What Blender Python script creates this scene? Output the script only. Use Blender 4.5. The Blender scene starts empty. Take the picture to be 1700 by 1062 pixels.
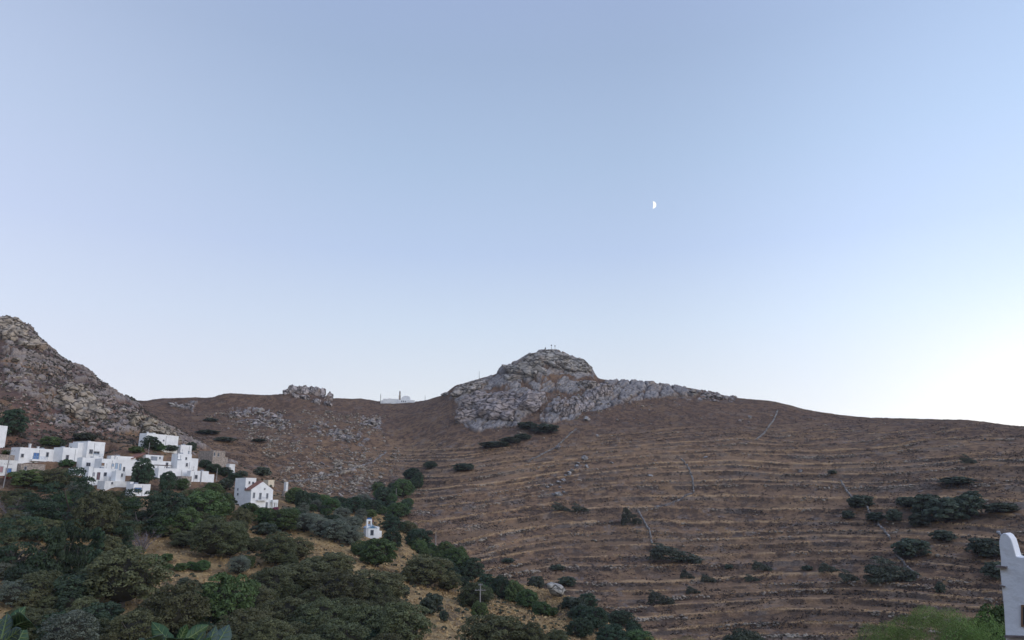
import bpy, bmesh, math, random
import numpy as np
from mathutils import Vector, Matrix
random.seed(7); RNG = np.random.default_rng(7)
SC = bpy.context.scene
COL = SC.collection

# ------------------------------------------------------------------ camera
F_PX = 1230.0                      # focal length for a 1700 px wide frame
PITCH = math.atan(299.0 / F_PX)    # looking a little upwards
cam_d = bpy.data.cameras.new('camera'); cam = bpy.data.objects.new('camera', cam_d); COL.objects.link(cam)
cam_d.sensor_width = 36.0; cam_d.lens = 36.0 * F_PX / 1700.0
cam_d.clip_start = 0.1; cam_d.clip_end = 20000
cam.location = (0, 0, 0); cam.rotation_euler = (math.pi / 2 + PITCH, 0, 0)
SC.camera = cam
SC.view_settings.view_transform = 'Standard'; SC.view_settings.look = 'None'
SC.view_settings.gamma = 1.0; SC.view_settings.exposure = 0.0
SC.view_settings.use_curve_mapping = False
SC.cycles.max_bounces = 6; SC.cycles.diffuse_bounces = 3; SC.cycles.transparent_max_bounces = 6
SC.cycles.volume_bounces = 1

# ------------------------------------------------------------------ dusk sky
def srgb(r, g, b):
    f = lambda c: (c / 255 / 12.92) if c / 255 <= 0.04045 else ((c / 255 + 0.055) / 1.055) ** 2.4
    return (f(r), f(g), f(b), 1.0)
W = bpy.data.worlds.new('World'); SC.world = W; W.use_nodes = True
nt = W.node_tree; nt.nodes.clear()
def N(t, **k):
    n = nt.nodes.new(t)
    for a, b in k.items(): setattr(n, a, b)
    return n
tc = N('ShaderNodeTexCoord'); sep = N('ShaderNodeSeparateXYZ'); nt.links.new(tc.outputs['Generated'], sep.inputs[0])
ramp = N('ShaderNodeValToRGB'); cr = ramp.color_ramp
SKY = [(-0.10, (120, 108, 108)), (-0.01, (190, 190, 200)), (0.10, (236, 240, 243)), (0.15, (225, 233, 243)), (0.225, (209, 224, 243)),
       (0.32, (188, 207, 238)), (0.43, (174, 196, 227)), (0.545, (161, 182, 215)), (0.66, (157, 175, 214)), (1.0, (135, 152, 200))]
cr.elements[0].position = 0; cr.elements[1].position = 1
for i, (z, c) in enumerate(SKY):
    p = (z + 0.2) / 1.2
    e = cr.elements[0] if i == 0 else (cr.elements[-1] if i == len(SKY) - 1 else cr.elements.new(p))
    e.position = p; e.color = srgb(*c)
mr = N('ShaderNodeMapRange'); mr.inputs[1].default_value = -0.2; mr.inputs[2].default_value = 1.0
nt.links.new(sep.outputs[2], mr.inputs[0]); nt.links.new(mr.outputs[0], ramp.inputs[0])
# warm after-sunset glow low on the right hand side
GLOW_AZ = math.radians(84)
dot = N('ShaderNodeVectorMath', operation='DOT_PRODUCT'); dot.inputs[1].default_value = (math.sin(GLOW_AZ), math.cos(GLOW_AZ), 0)
nt.links.new(tc.outputs['Generated'], dot.inputs[0])
g1 = N('ShaderNodeMapRange', interpolation_type='SMOOTHSTEP'); g1.inputs[1].default_value = 0.46; g1.inputs[2].default_value = 1.0
nt.links.new(dot.outputs['Value'], g1.inputs[0])
g2 = N('ShaderNodeMapRange', interpolation_type='SMOOTHSTEP'); g2.inputs[1].default_value = 0.27; g2.inputs[2].default_value = 0.05
nt.links.new(sep.outputs[2], g2.inputs[0])
gm = N('ShaderNodeMath', operation='MULTIPLY'); nt.links.new(g1.outputs[0], gm.inputs[0]); nt.links.new(g2.outputs[0], gm.inputs[1])
mix = N('ShaderNodeMix', data_type='RGBA'); nt.links.new(gm.outputs[0], mix.inputs[0]); nt.links.new(ramp.outputs[0], mix.inputs[6])
mix.inputs[7].default_value = (1.40, 1.27, 1.04, 1)
# faint pink opposite the glow
dl = N('ShaderNodeVectorMath', operation='DOT_PRODUCT'); dl.inputs[1].default_value = (math.sin(math.radians(-60)), math.cos(math.radians(-60)), 0)
nt.links.new(tc.outputs['Generated'], dl.inputs[0])
p1 = N('ShaderNodeMapRange', interpolation_type='SMOOTHSTEP'); p1.inputs[1].default_value = 0.55; p1.inputs[2].default_value = 1.0; p1.inputs[4].default_value = 0.38
nt.links.new(dl.outputs['Value'], p1.inputs[0])
mix2 = N('ShaderNodeMix', data_type='RGBA'); nt.links.new(p1.outputs[0], mix2.inputs[0]); nt.links.new(mix.outputs[2], mix2.inputs[6])
mix2.inputs[7].default_value = srgb(212, 216, 240)
# the western half of the sky, behind the camera, is still much brighter
bb = N('ShaderNodeVectorMath', operation='DOT_PRODUCT'); bb.inputs[1].default_value = (math.sin(math.radians(150)), math.cos(math.radians(150)), 0.25)
nt.links.new(tc.outputs['Generated'], bb.inputs[0])
bm_ = N('ShaderNodeMapRange', interpolation_type='SMOOTHSTEP'); bm_.inputs[1].default_value = 0.0; bm_.inputs[2].default_value = 1.0; bm_.inputs[3].default_value = 1.0; bm_.inputs[4].default_value = 1.9
nt.links.new(bb.outputs['Value'], bm_.inputs[0])
# and the sky lightens away from the darkest patch straight ahead
an = N('ShaderNodeMath', operation='MULTIPLY'); an.inputs[1].default_value = -0.45; nt.links.new(sep.outputs[0], an.inputs[0])
ax = N('ShaderNodeMath', operation='MAXIMUM'); nt.links.new(sep.outputs[0], ax.inputs[0]); nt.links.new(an.outputs[0], ax.inputs[1])
am = N('ShaderNodeMapRange', interpolation_type='SMOOTHSTEP'); am.inputs[1].default_value = 0.12; am.inputs[2].default_value = 0.62; am.inputs[3].default_value = 1.0; am.inputs[4].default_value = 1.30
nt.links.new(ax.outputs[0], am.inputs[0]); mu = N('ShaderNodeMath', operation='MULTIPLY'); nt.links.new(am.outputs[0], mu.inputs[0]); nt.links.new(bm_.outputs[0], mu.inputs[1])
bg = N('ShaderNodeBackground'); nt.links.new(mu.outputs[0], bg.inputs[1]); nt.links.new(mix2.outputs[2], bg.inputs[0])
wo = N('ShaderNodeOutputWorld'); nt.links.new(bg.outputs[0], wo.inputs[0])
# last soft light of the day from the right, just behind the camera
sd = bpy.data.lights.new('sun', 'SUN'); sd.energy = 0.9; sd.angle = math.radians(40); sd.color = (1.0, 0.87, 0.76)
sun = bpy.data.objects.new('sun', sd); COL.objects.link(sun)
s_az, s_el = math.radians(118), math.radians(24)
sdir = Vector((math.sin(s_az) * math.cos(s_el), math.cos(s_az) * math.cos(s_el), math.sin(s_el)))
sun.rotation_euler = sdir.to_track_quat('Z', 'Y').to_euler()

# ------------------------------------------------------------------ projection helpers
cp, sp = math.cos(PITCH), math.sin(PITCH)
def pdir(u, v):
    u = np.asarray(u, float); v = np.asarray(v, float)
    x = (u - 850) / F_PX; y = (531 - v) / F_PX
    return x, cp - y * sp, sp + y * cp
def azr(u, v):
    x, y, z = pdir(u, v); return np.arctan2(x, y), z / np.hypot(x, y)
def proj(X, Y, Z):
    d = Y * cp + Z * sp; h = -Y * sp + Z * cp
    d = np.where(np.abs(d) < 1e-3, 1e-3, d)
    return 850 + F_PX * X / d, 531 - F_PX * h / d, d

# ------------------------------------------------------------------ numpy noise
def _h(ix, iy, s):
    n = (ix.astype(np.int64) * 374761393 + iy.astype(np.int64) * 668265263 + s * 1442695041) & 0xffffffff
    n = ((n ^ (n >> 13)) * 1274126177) & 0xffffffff
    return ((n ^ (n >> 16)) & 0xffffff) / float(0xffffff)
def vn(x, y, s=0):
    ix = np.floor(x); iy = np.floor(y); fx = x - ix; fy = y - iy
    fx = fx * fx * (3 - 2 * fx); fy = fy * fy * (3 - 2 * fy)
    a = _h(ix, iy, s); b = _h(ix + 1, iy, s); c = _h(ix, iy + 1, s); d = _h(ix + 1, iy + 1, s)
    return (a * (1 - fx) + b * fx) * (1 - fy) + (c * (1 - fx) + d * fx) * fy
def fbm(x, y, s=0, o=4, g=0.5):
    r = 0; a = 1; t = 0
    for i in range(o):
        r = r + a * vn(x, y, s + i * 17); t += a; a *= g; x = x * 2.03 + 11.3; y = y * 2.03 + 5.7
    return r / t
def worley(x, y, s=0):
    ix = np.floor(x); iy = np.floor(y); f1 = np.full(x.shape, 9.0); f2 = np.full(x.shape, 9.0); cid = np.zeros(x.shape)
    for dx in (-1, 0, 1):
        for dy in (-1, 0, 1):
            cx = ix + dx; cy = iy + dy
            d = np.hypot(cx + _h(cx, cy, s) - x, cy + _h(cx, cy, s + 5) - y)
            m = d < f1
            f2 = np.where(m, f1, np.minimum(f2, d)); cid = np.where(m, _h(cx, cy, s + 9), cid); f1 = np.where(m, d, f1)
    return f1, f2, cid
def sst(x, a, b):
    t = np.clip((x - a) / (b - a), 0, 1); return t * t * (3 - 2 * t)
def inpoly(u, v, P):
    r = np.zeros(u.shape, bool); n = len(P)
    for i in range(n):
        x0, y0 = P[i]; x1, y1 = P[(i + 1) % n]
        if y0 == y1: continue
        c = ((y0 > v) != (y1 > v)) & (u < (x1 - x0) * (v - y0) / (y1 - y0) + x0)
        r ^= c
    return r

# ------------------------------------------------------------------ terrain: rings of (u, v, distance)
SKYL = [(-500, 600), (0, 650), (215, 665), (240, 666), (270, 661), (350, 660), (375, 653), (410, 655), (440, 657), (470, 655), (480, 651), (520, 655), (553, 662),
        (600, 663), (630, 667), (690, 669), (710, 665), (735, 658), (755, 641), (785, 633), (800, 628), (826, 620), (835, 609), (860, 600), (875, 590), (880, 587), (905, 584),
        (925, 584), (950, 592), (970, 603), (984, 613), (990, 628), (1010, 633), (1060, 635), (1090, 637), (1150, 646), (1190, 655), (1215, 661), (1290, 668),
        (1330, 680), (1400, 691), (1450, 695), (1600, 698), (1650, 703), (1700, 709), (1900, 722), (2300, 740)]
SKYR = [(-500, 600), (215, 640), (350, 640), (500, 640), (655, 720), (760, 640), (905, 640), (1000, 650), (1200, 650), (1400, 610), (1700, 540), (2300, 500)]
F2 = [(-500, 640, 600), (215, 672, 600), (300, 683, 600), (500, 682, 600), (655, 690, 630), (760, 680, 575), (830, 655, 590), (905, 648, 590), (985, 650, 600), (1060, 664, 590), (1150, 672, 580),
      (1250, 690, 570), (1400, 712, 540), (1700, 735, 480), (2300, 760, 450)]
F1 = [(-500, 680, 560), (215, 690, 520), (300, 715, 520), (400, 735, 500), (500, 745, 500), (600, 750, 520), (660, 748, 540), (700, 742, 530), (760, 730, 510), (850, 728, 500), (1000, 725, 500), (1200, 745, 480),
      (1400, 765, 455), (1700, 790, 400), (2300, 810, 380)]
E = [(-500, 700, 540), (215, 700, 490), (300, 725, 475), (400, 772, 440), (480, 800, 425), (600, 832, 400), (680, 852, 380), (760, 880, 350), (900, 930, 325), (1000, 955, 310), (1200, 975, 300), (1700, 975, 280), (2300, 985, 270)]
D = [(-500, 710, 520), (215, 700, 470), (300, 731, 450), (400, 785, 410), (480, 812, 390), (600, 850, 365), (680, 880, 345), (720, 925, 315), (800, 980, 285), (900, 1025, 262), (1000, 1062, 245), (1100, 1085, 235), (1200, 1100, 230), (1700, 1110, 225), (2300, 1120, 220)]
Hr = [(-500, 300, 480), (-200, 420, 480), (0, 535, 470), (20, 537, 470), (45, 545, 466), (75, 580, 462), (105, 604, 458), (140, 619, 452), (170, 642, 445), (200, 662, 436), (215, 668, 432), (300, 722, 400), (380, 768, 375),
      (480, 808, 345), (600, 846, 325), (650, 862, 318), (680, 878, 312), (720, 915, 290), (760, 937, 270), (800, 955, 255), (850, 970, 240), (920, 985, 222), (955, 998, 212), (1000, 1035, 198), (1080, 1062, 185), (1200, 1095, 175), (1400, 1120, 170), (1700, 1130, 170), (2300, 1140, 170)]
C2 = [(-500, 690, 300), (0, 720, 300), (120, 735, 300), (215, 738, 300), (300, 762, 300), (380, 795, 290), (480, 840, 275), (600, 872, 265), (680, 905, 252), (720, 945, 238), (800, 985, 220), (920, 1030, 195), (1000, 1060, 182), (1200, 1115, 160), (2300, 1150, 150)]
C = [(-500, 900, 200), (0, 905, 200), (200, 905, 200), (300, 915, 200), (420, 925, 200), (560, 928, 200), (680, 975, 190), (760, 1000, 185), (900, 1060, 165), (1000, 1090, 155), (1200, 1130, 140), (2300, 1170, 130)]
B = [(-500, 1100, 120), (0, 1100, 120), (300, 1090, 120), (600, 1095, 120), (900, 1110, 115), (1200, 1150, 100), (2300, 1180, 95)]
NS_FAST = False
NAZ = 1180
azs = np.concatenate([np.linspace(-math.pi, math.radians(-42), 40, endpoint=False), np.linspace(math.radians(-42), math.radians(42), NAZ), np.linspace(math.radians(42), math.pi, 41)[1:]])
J = len(azs)
def ring(pts, smooth=10):
    P = np.array(pts, float); a, te = azr(P[:, 0], P[:, 1])
    r = np.interp(azs, a, P[:, 2]); z = np.interp(azs, a, te * P[:, 2])
    if smooth:
        k = np.exp(-0.5 * (np.arange(-3 * smooth, 3 * smooth + 1) / smooth) ** 2); k /= k.sum()
        pad = 3 * smooth
        f = lambda q: np.convolve(np.concatenate([np.full(pad, q[0]), q, np.full(pad, q[-1])]), k, 'valid')
        r, z = f(r), f(z)
    return r, z
skyr = np.interp([p[0] for p in SKYL], [p[0] for p in SKYR], [p[1] for p in SKYR])
G = [(u, v, r) for (u, v), r in zip(SKYL, skyr)]
rg, zg = ring(G, 2)
one = np.ones(J)
rings = [(one * 0.8, one * -9.0), (one * 18, one * -13.0), (one * 50, one * -19.5), ring(B), ring(C), ring(C2), ring(Hr, 4), ring(D), ring(E), ring(F1), ring(F2), (rg, zg),
         (rg + 70, zg - 12), (rg + 260, zg * 0.3 - 30), (one * 3500, one * -160), (one * 9000, one * -160)]
segn = [6, 14, 22, 70, 120, 170, 36, 130, 220, 130, 110, 24, 10, 8, 3]
RK = np.array([a for a, b in rings]); ZK = np.array([b for a, b in rings])
hh = np.diff(RK, axis=0); hh = np.maximum(hh, 1e-3); dd = np.diff(ZK, axis=0) / hh
sl = np.zeros_like(ZK)
same = dd[:-1] * dd[1:] > 0
w1 = 2 * hh[1:] + hh[:-1]; w2 = hh[1:] + 2 * hh[:-1]
with np.errstate(divide='ignore', invalid='ignore'):
    hm = (w1 + w2) / (w1 / dd[:-1] + w2 / dd[1:])
sl[1:-1] = np.where(same, hm, 0); sl[0] = dd[0]; sl[-1] = dd[-1]
Rr = []; Zr = []
for k, n in enumerate(segn):
    for t in np.arange(n) / n:
        Rr.append(RK[k] + t * hh[k])
        h00 = 2 * t ** 3 - 3 * t ** 2 + 1; h10 = t ** 3 - 2 * t ** 2 + t; h01 = -2 * t ** 3 + 3 * t ** 2; h11 = t ** 3 - t ** 2
        Zr.append(h00 * ZK[k] + h10 * hh[k] * sl[k] + h01 * ZK[k + 1] + h11 * hh[k] * sl[k + 1])
Rr.append(RK[-1]); Zr.append(ZK[-1])
TR = np.array(Rr); TZ0 = np.array(Zr); I = TR.shape[0]
TX = TR * np.sin(azs)[None]; TY = TR * np.cos(azs)[None]
PU, PV, PD = proj(TX, TY, TZ0)
front = PD > 5
PU = np.where(front, PU, -9999); PV = np.where(front, PV, 9999)
seg0 = np.cumsum([0] + segn)      # first row of every segment
rowi = np.arange(I)[:, None] * np.ones((1, J))
far_hill = (rowi > seg0[7] + 5)    # rows of the far hillside
near_hill = ~far_hill

# ---- masks
nA = fbm(TX / 60, TY / 60, 1, 4); nB = fbm(TX / 14, TY / 14, 2, 4); nC = fbm(TX / 3.2, TY / 3.2, 3, 4); nD = fbm(TX / 1.1, TY / 1.1, 4, 2)
FX = azs[None] * TR; FZ = TZ0      # frontal coordinates for steep rock
wu = PU + (fbm(FX / 9, FZ / 9, 11, 3) - 0.5) * 22; wv = PV + (fbm(FX / 9, FZ / 9, 12, 3) - 0.5) * 16
ROCKP = [
 [(824, 619), (845, 600), (876, 584), (906, 578), (935, 580), (965, 600), (992, 611), (992, 630), (950, 624), (918, 624), (891, 638), (865, 633)],
 [(757, 669), (785, 648), (826, 657), (853, 642), (882, 648), (906, 657), (882, 689), (859, 704), (800, 716), (762, 704)],
 [(994, 642), (1032, 630), (1091, 630), (1135, 643), (1158, 660), (1038, 666), (1003, 677), (959, 690), (924, 703), (897, 703), (904, 672), (959, 657)],
 [(888, 636), (935, 630), (985, 640), (985, 650), (920, 652), (890, 646)],
 [(735, 662), (760, 638), (826, 618), (870, 640), (800, 650), (770, 665)],
]
ROCKS2 = [  # looser, patchy rock
 [(375, 682), (440, 678), (480, 700), (476, 722), (430, 712), (390, 700)], [(505, 700), (560, 705), (620, 730), (600, 745), (540, 725)],
 [(590, 690), (625, 695), (640, 712), (600, 710)], [(280, 668), (330, 672), (322, 682), (290, 680)],
 [(1130, 640), (1190, 652), (1230, 664), (1180, 668), (1130, 662)], [(600, 800), (601, 800), (601, 801), (600, 801)],
 [(0, 515), (60, 520), (140, 600), (215, 660), (240, 690), (230, 720), (150, 725), (90, 705), (50, 660), (0, 640)],
 [(240, 690), (330, 735), (400, 775), (400, 790), (330, 760), (235, 720)]]
rock = np.zeros((I, J))
for P in ROCKP: rock = np.maximum(rock, (inpoly(wu, wv, P) & far_hill) * 1.0)
rock2 = np.zeros((I, J))
for k, P in enumerate(ROCKS2):
    zone = near_hill if k >= 6 else far_hill
    rock2 = np.maximum(rock2, (inpoly(wu, wv, P) & zone) * 1.0)
patch = fbm(FX / 7, (FZ + 0.4 * FX) / 4.5, 21, 4)
rock2 = rock2 * sst(patch * .45 + fbm(TX / 2.6, TY / 2.6, 23, 3) * .55, 0.515, 0.56)
RM = np.maximum(rock, rock2)

# ---- relief
jx, jz = (FX * .85 + FZ * .5), (FZ * .85 - FX * .5)
F1w, F2w, CID = worley(jx / 17 + nB * 1.2, jz / 7.5 + nB, 31)
G1w, G2w, CID2 = worley(jx / 6.5 + nC, jz / 2.6 + nC, 33)
crack = sst(F2w - F1w, 0.0, 0.22); crack2 = sst(G2w - G1w, 0.0, 0.25)
disp = (nB - 0.5) * 1.6 + (nC - 0.5) * 0.8 + (nD - 0.5) * 0.25
skyfade = 1 - 0.5 * sst(rowi, seg0[11] - 10, seg0[11])
disp_rock = (CID * 2.6 + crack * 2.4 + CID2 * 0.8 + crack2 * 0.8 - 3.4 + (fbm(FX / 1.3, FZ / 1.3, 41, 3) - .5) * 1.0)
damp = sst(TR, 20, 120)
# terrace walls following the hillside
tmask = sst(wv, 726, 760) * sst(PU, 560, 720) * far_hill * (1 - RM)
tmask2 = sst(wv, 690, 740) * sst(PU, 860, 1100) * far_hill * (1 - RM) * 0.7
tmask = np.maximum(tmask, tmask2)
lines = []
vv = 690.0; rr = random.Random(5)
while vv < 1110:
    lines.append((vv, rr.uniform(0, 9), rr.uniform(0.35, 1.0))); vv += rr.choice([rr.uniform(4.5, 8), rr.uniform(7, 12), rr.uniform(11, 18)]) * (0.75 + (vv - 690) / 330)
lv = np.array([l[0] for l in lines]); ls = np.array([l[2] for l in lines])
tv = PV + 9 * np.sin(PU / 190 + 1.0) + 3.5 * np.sin(PU / 83 + PV / 60) + (fbm(TX / 45, TY / 45, 51, 2) - .5) * 13 - 16 * sst(PU, 950, 640) * 1.6 + 42 * sst(PU, 1250, 1700) * sst(-PV, -860, -700)
li = np.clip(np.searchsorted(lv, tv), 1, len(lv) - 1)
gap = lv[li] - lv[li - 1]; frac = (tv - lv[li - 1]) / gap          # 0 just below a wall foot ... 1 at the next edge (lower)
strength = 0.35 + 0.65 * sst(fbm(TX / 26, TY / 26 + li * 7.7, 53, 3), 0.38, 0.6)
pxm = TR / F_PX
hgt = np.clip(gap * pxm * 0.42, 0.25, 1.2) * strength
wall = sst(frac, 0.0, 0.16)        # frac 0..0.16 is the drop of the wall above
tdisp = tmask * hgt * (0.5 - frac + (1 - wall) * 0.0)  # tread lies flat towards the edge
tdisp = tmask * hgt * np.where(frac < 0.16, 0.5 - frac / 0.16, -0.5 + (frac - 0.16) / 0.84)
TZ = TZ0 + damp * (disp * (1 - 0.75 * tmask) * (1 - RM)) * skyfade + RM * disp_rock * skyfade * np.where(near_hill, 0.8, 1) + tdisp
TZ[seg0[14]:] = TZ0[seg0[14]:]

# ---- base colours (linear albedo)
def c3(r, g, b): return np.array([r, g, b])[None, None, :]
def lay(A, m, c): return A * (1 - m[..., None]) + c * m[..., None]
fine = fbm(TX / 0.9, TY / 0.9, 61, 3); fine2 = fbm(TX / 2.2, TY / 2.2, 62, 3)
A = np.ones((I, J, 3)) * c3(.200, .120, .068)
A = lay(A, sst(nA * .5 + nB * .5, .42, .60), c3(.170, .104, .062))
A = lay(A, sst(fbm(TX / 2.1, TY / 3.0, 63, 4) * .75 + fine * .25, .45, .55) * .85, c3(.082, .053, .036))                 # dark scrub
A = lay(A, sst(fine2 * .5 + nB * .5, .53, .66) * .8, c3(.26, .160, .085))                 # dry grass
A = lay(A, sst(fbm(TX / 5, TY / 5, 71, 3), .62, .68) * .6 * sst(fine, .4, .6), c3(.20, .17, .15))   # scattered stone
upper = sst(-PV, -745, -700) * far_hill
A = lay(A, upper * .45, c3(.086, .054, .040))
A = lay(A, tmask * sst(vn(TX / 60, li * 4.4, 85), .45, .8) * .35, c3(.12, .078, .048)); A = lay(A, tmask * sst(vn(TX / 45, li * 6.1, 86), .55, .8) * .35, c3(.29, .180, .100))
# terraces: pale grass on the lip, grey stones and dark bushes below it
lip = sst(frac, .80, .86); under = (1 - sst(frac, .10, .34))
seg = strength
A = lay(A, tmask * lip * np.clip(seg * 1.1 - .1, 0, 1) * sst(fine2 * .6 + vn(TX / 6, li * 2.2, 84) * .4, .32, .52) * .85, c3(.44, .285, .150))
A = lay(A, tmask * under * sst(vn(TX / 9, li * 3.1 + TY / 40, 81), .58, .72) * .45, c3(.165, .142, .120))
A = lay(A, tmask * under * sst(vn(TX / 4, li * 5.3 + TY / 40, 82) * .7 + fine * .3, .50, .64) * .7, c3(.060, .043, .033))
A = lay(A, tmask * sst(vn(TX / 16, li * 1.7 + TY / 60, 83), .60, .8) * .5 * sst(frac, .35, .6), c3(.27, .165, .095))
# near slopes are paler dry grass
ng = (near_hill * sst(PV, 800, 880)) * (rowi > seg0[2])
A = lay(A, ng * .85, c3(.26, .172, .080)); A = lay(A, ng * sst(nB * .5 + fine * .5, .50, .64) * .8, c3(.12, .088, .058)); A = lay(A, ng * sst(nC, .48, .60) * .7, c3(.42, .285, .13))
near = (rowi < seg0[3]) * 1.0
A = lay(A, near * .7, c3(.09, .075, .045))
up_l = near_hill * sst(PV, 800, 720) * (rowi > seg0[3])
A = lay(A, up_l * .6 * sst(nB, .4, .55), c3(.16, .085, .066))
A = lay(A, near_hill * sst(PV, 690, 640) * .6 * sst(nB, .35, .5), c3(.070, .055, .052))
A = lay(A, near_hill * sst(PV, 690, 720) * sst(-PV, -800, -760) * sst(PU, 150, 260) * .6 * sst(nC, .45, .6), c3(.30, .19, .10))
# rock
rc = fbm(FX / 5, FZ / 5, 91, 4); rc2 = fbm(FX / .9, FZ / .9, 93, 3)
RC = np.ones((I, J, 3)) * c3(.28, .25, .225)
RC = lay(RC, sst(rc, .40, .60), c3(.225, .200, .182)); RC = lay(RC, sst(fbm(FX / 11, FZ / 8, 95, 3), .55, .68) * .55, c3(.29, .215, .150))
RC = lay(RC, sst(rc2, .5, .68) * .55, c3(.14, .13, .125)); RC = lay(RC, (1 - sst(G2w - G1w, .02, .14)) * .75, c3(.055, .048, .045)); RC = lay(RC, (1 - sst(F2w - F1w, .02, .10)) * .8, c3(.05, .042, .04))
RC = lay(RC, np.where(near_hill, .5, 0) * np.ones((I, J)), c3(.27, .215, .175))
veg = (1 - crack) * sst(nB, .4, .5)
A = lay(A, RM * (1 - .85 * veg), RC)
A *= (0.79 + 0.36 * vn(TX / .55, TY / .55, 99))[..., None]
# bare ground of the village lanes, and the dirt road below the skyline on the far hill
def ground_mesh():
    me = bpy.data.meshes.new('ground')
    V = np.stack([TX, TY, TZ], -1).reshape(-1, 3)
    jj = np.arange(J - 1); a = (np.arange(I - 1)[:, None] * J + jj[None]).ravel()
    Q = np.stack([a, a + 1, a + J + 1, a + J], 1)
    me.vertices.add(len(V)); me.vertices.foreach_set('co', V.astype(np.float32).ravel())
    me.loops.add(Q.size); me.loops.foreach_set('vertex_index', Q.astype(np.int32).ravel())
    me.polygons.add(len(Q)); me.polygons.foreach_set('loop_start', (np.arange(len(Q)) * 4).astype(np.int32))
    me.polygons.foreach_set('loop_total', np.full(len(Q), 4, np.int32))
    me.polygons.foreach_set('use_smooth', np.ones(len(Q), bool))
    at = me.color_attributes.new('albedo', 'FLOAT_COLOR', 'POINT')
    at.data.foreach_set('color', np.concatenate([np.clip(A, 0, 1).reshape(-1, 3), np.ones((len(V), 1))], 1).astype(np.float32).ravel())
    me.update(); return me
# ------------------------------------------------------------------ materials
def mat(name, color=(.5, .5, .5), rough=.85, attr=None, nscale=None, namp=.35, bump=0, bscale=None, objvar=0, trans=0, spec=.3):
    m = bpy.data.materials.new(name); m.use_nodes = True; n = m.node_tree; b = n.nodes['Principled BSDF']
    b.inputs['Roughness'].default_value = rough; b.inputs['Specular IOR Level'].default_value = spec
    src = None
    if attr:
        a = n.nodes.new('ShaderNodeAttribute'); a.attribute_name = attr; src = a.outputs['Color']
    else:
        rgb = n.nodes.new('ShaderNodeRGB'); rgb.outputs[0].default_value = (*color, 1); src = rgb.outputs[0]
    if nscale:
        g = n.nodes.new('ShaderNodeNewGeometry'); t = n.nodes.new('ShaderNodeTexNoise'); t.inputs['Scale'].default_value = nscale; t.inputs['Detail'].default_value = 5
        n.links.new(g.outputs['Position'], t.inputs['Vector'])
        mr = n.nodes.new('ShaderNodeMapRange'); mr.inputs[1].default_value = .3; mr.inputs[2].default_value = .7; mr.inputs[3].default_value = 1 - namp; mr.inputs[4].default_value = 1 + namp
        n.links.new(t.outputs[0], mr.inputs[0])
        mx = n.nodes.new('ShaderNodeVectorMath'); mx.operation = 'SCALE'; n.links.new(src, mx.inputs[0]); n.links.new(mr.outputs[0], mx.inputs['Scale']); src = mx.outputs[0]
    if objvar:
        oi = n.nodes.new('ShaderNodeObjectInfo'); hs = n.nodes.new('ShaderNodeHueSaturation')
        m1 = n.nodes.new('ShaderNodeMapRange'); m1.inputs[3].default_value = 1 - objvar; m1.inputs[4].default_value = 1 + objvar
        n.links.new(oi.outputs['Random'], m1.inputs[0]); n.links.new(m1.outputs[0], hs.inputs['Value'])
        m2 = n.nodes.new('ShaderNodeMath'); m2.operation = 'MULTIPLY_ADD'; m2.inputs[1].default_value = .05; m2.inputs[2].default_value = .475
        fr = n.nodes.new('ShaderNodeMath'); fr.operation = 'FRACT'; ml = n.nodes.new('ShaderNodeMath'); ml.operation = 'MULTIPLY'; ml.inputs[1].default_value = 7.31
        n.links.new(oi.outputs['Random'], ml.inputs[0]); n.links.new(ml.outputs[0], fr.inputs[0]); n.links.new(fr.outputs[0], m2.inputs[0]); n.links.new(m2.outputs[0], hs.inputs['Hue'])
        n.links.new(src, hs.inputs['Color']); src = hs.outputs[0]
    n.links.new(src, b.inputs['Base Color'])
    if bump:
        g = n.nodes.new('ShaderNodeNewGeometry'); t = n.nodes.new('ShaderNodeTexNoise'); t.inputs['Scale'].default_value = bscale; t.inputs['Detail'].default_value = 6
        n.links.new(g.outputs['Position'], t.inputs['Vector'])
        bp = n.nodes.new('ShaderNodeBump'); bp.inputs['Distance'].default_value = bump; n.links.new(t.outputs[0], bp.inputs['Height']); n.links.new(bp.outputs[0], b.inputs['Normal'])
    if trans:
        tr = n.nodes.new('ShaderNodeBsdfTranslucent'); n.links.new(src, tr.inputs[0]); ms = n.nodes.new('ShaderNodeMixShader'); ms.inputs[0].default_value = trans
        o = n.nodes['Material Output']; n.links.new(b.outputs[0], ms.inputs[1]); n.links.new(tr.outputs[0], ms.inputs[2]); n.links.new(ms.outputs[0], o.inputs[0])
    return m
# ------------------------------------------------------------------ object helpers
def mk(name, V, Fq, mats, parent=None, midx=None, smooth=False, link=True):
    """quads/tris in numpy or lists -> ONE mesh object"""
    me = bpy.data.meshes.new(name)
    me.from_pydata([tuple(map(float, p)) for p in V], [], [tuple(int(i) for i in f) for f in Fq]) if not isinstance(V, np.ndarray) else _np_mesh(me, V, Fq)
    for m in (mats if isinstance(mats, (list, tuple)) else [mats]): me.materials.append(m)
    if midx is not None: me.polygons.foreach_set('material_index', np.asarray(midx, np.int32))
    if smooth: me.polygons.foreach_set('use_smooth', np.ones(len(me.polygons), bool))
    me.update()
    o = bpy.data.objects.new(name, me)
    if link: COL.objects.link(o)
    if parent is not None: o.parent = parent
    return o
def _np_mesh(me, V, Fq):
    Fq = np.asarray(Fq, np.int32); k = Fq.shape[1]
    me.vertices.add(len(V)); me.vertices.foreach_set('co', V.astype(np.float32).ravel())
    me.loops.add(Fq.size); me.loops.foreach_set('vertex_index', Fq.ravel())
    me.polygons.add(len(Fq)); me.polygons.foreach_set('loop_start', (np.arange(len(Fq)) * k).astype(np.int32))
    me.polygons.foreach_set('loop_total', np.full(len(Fq), k, np.int32)); me.update(calc_edges=True)
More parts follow.
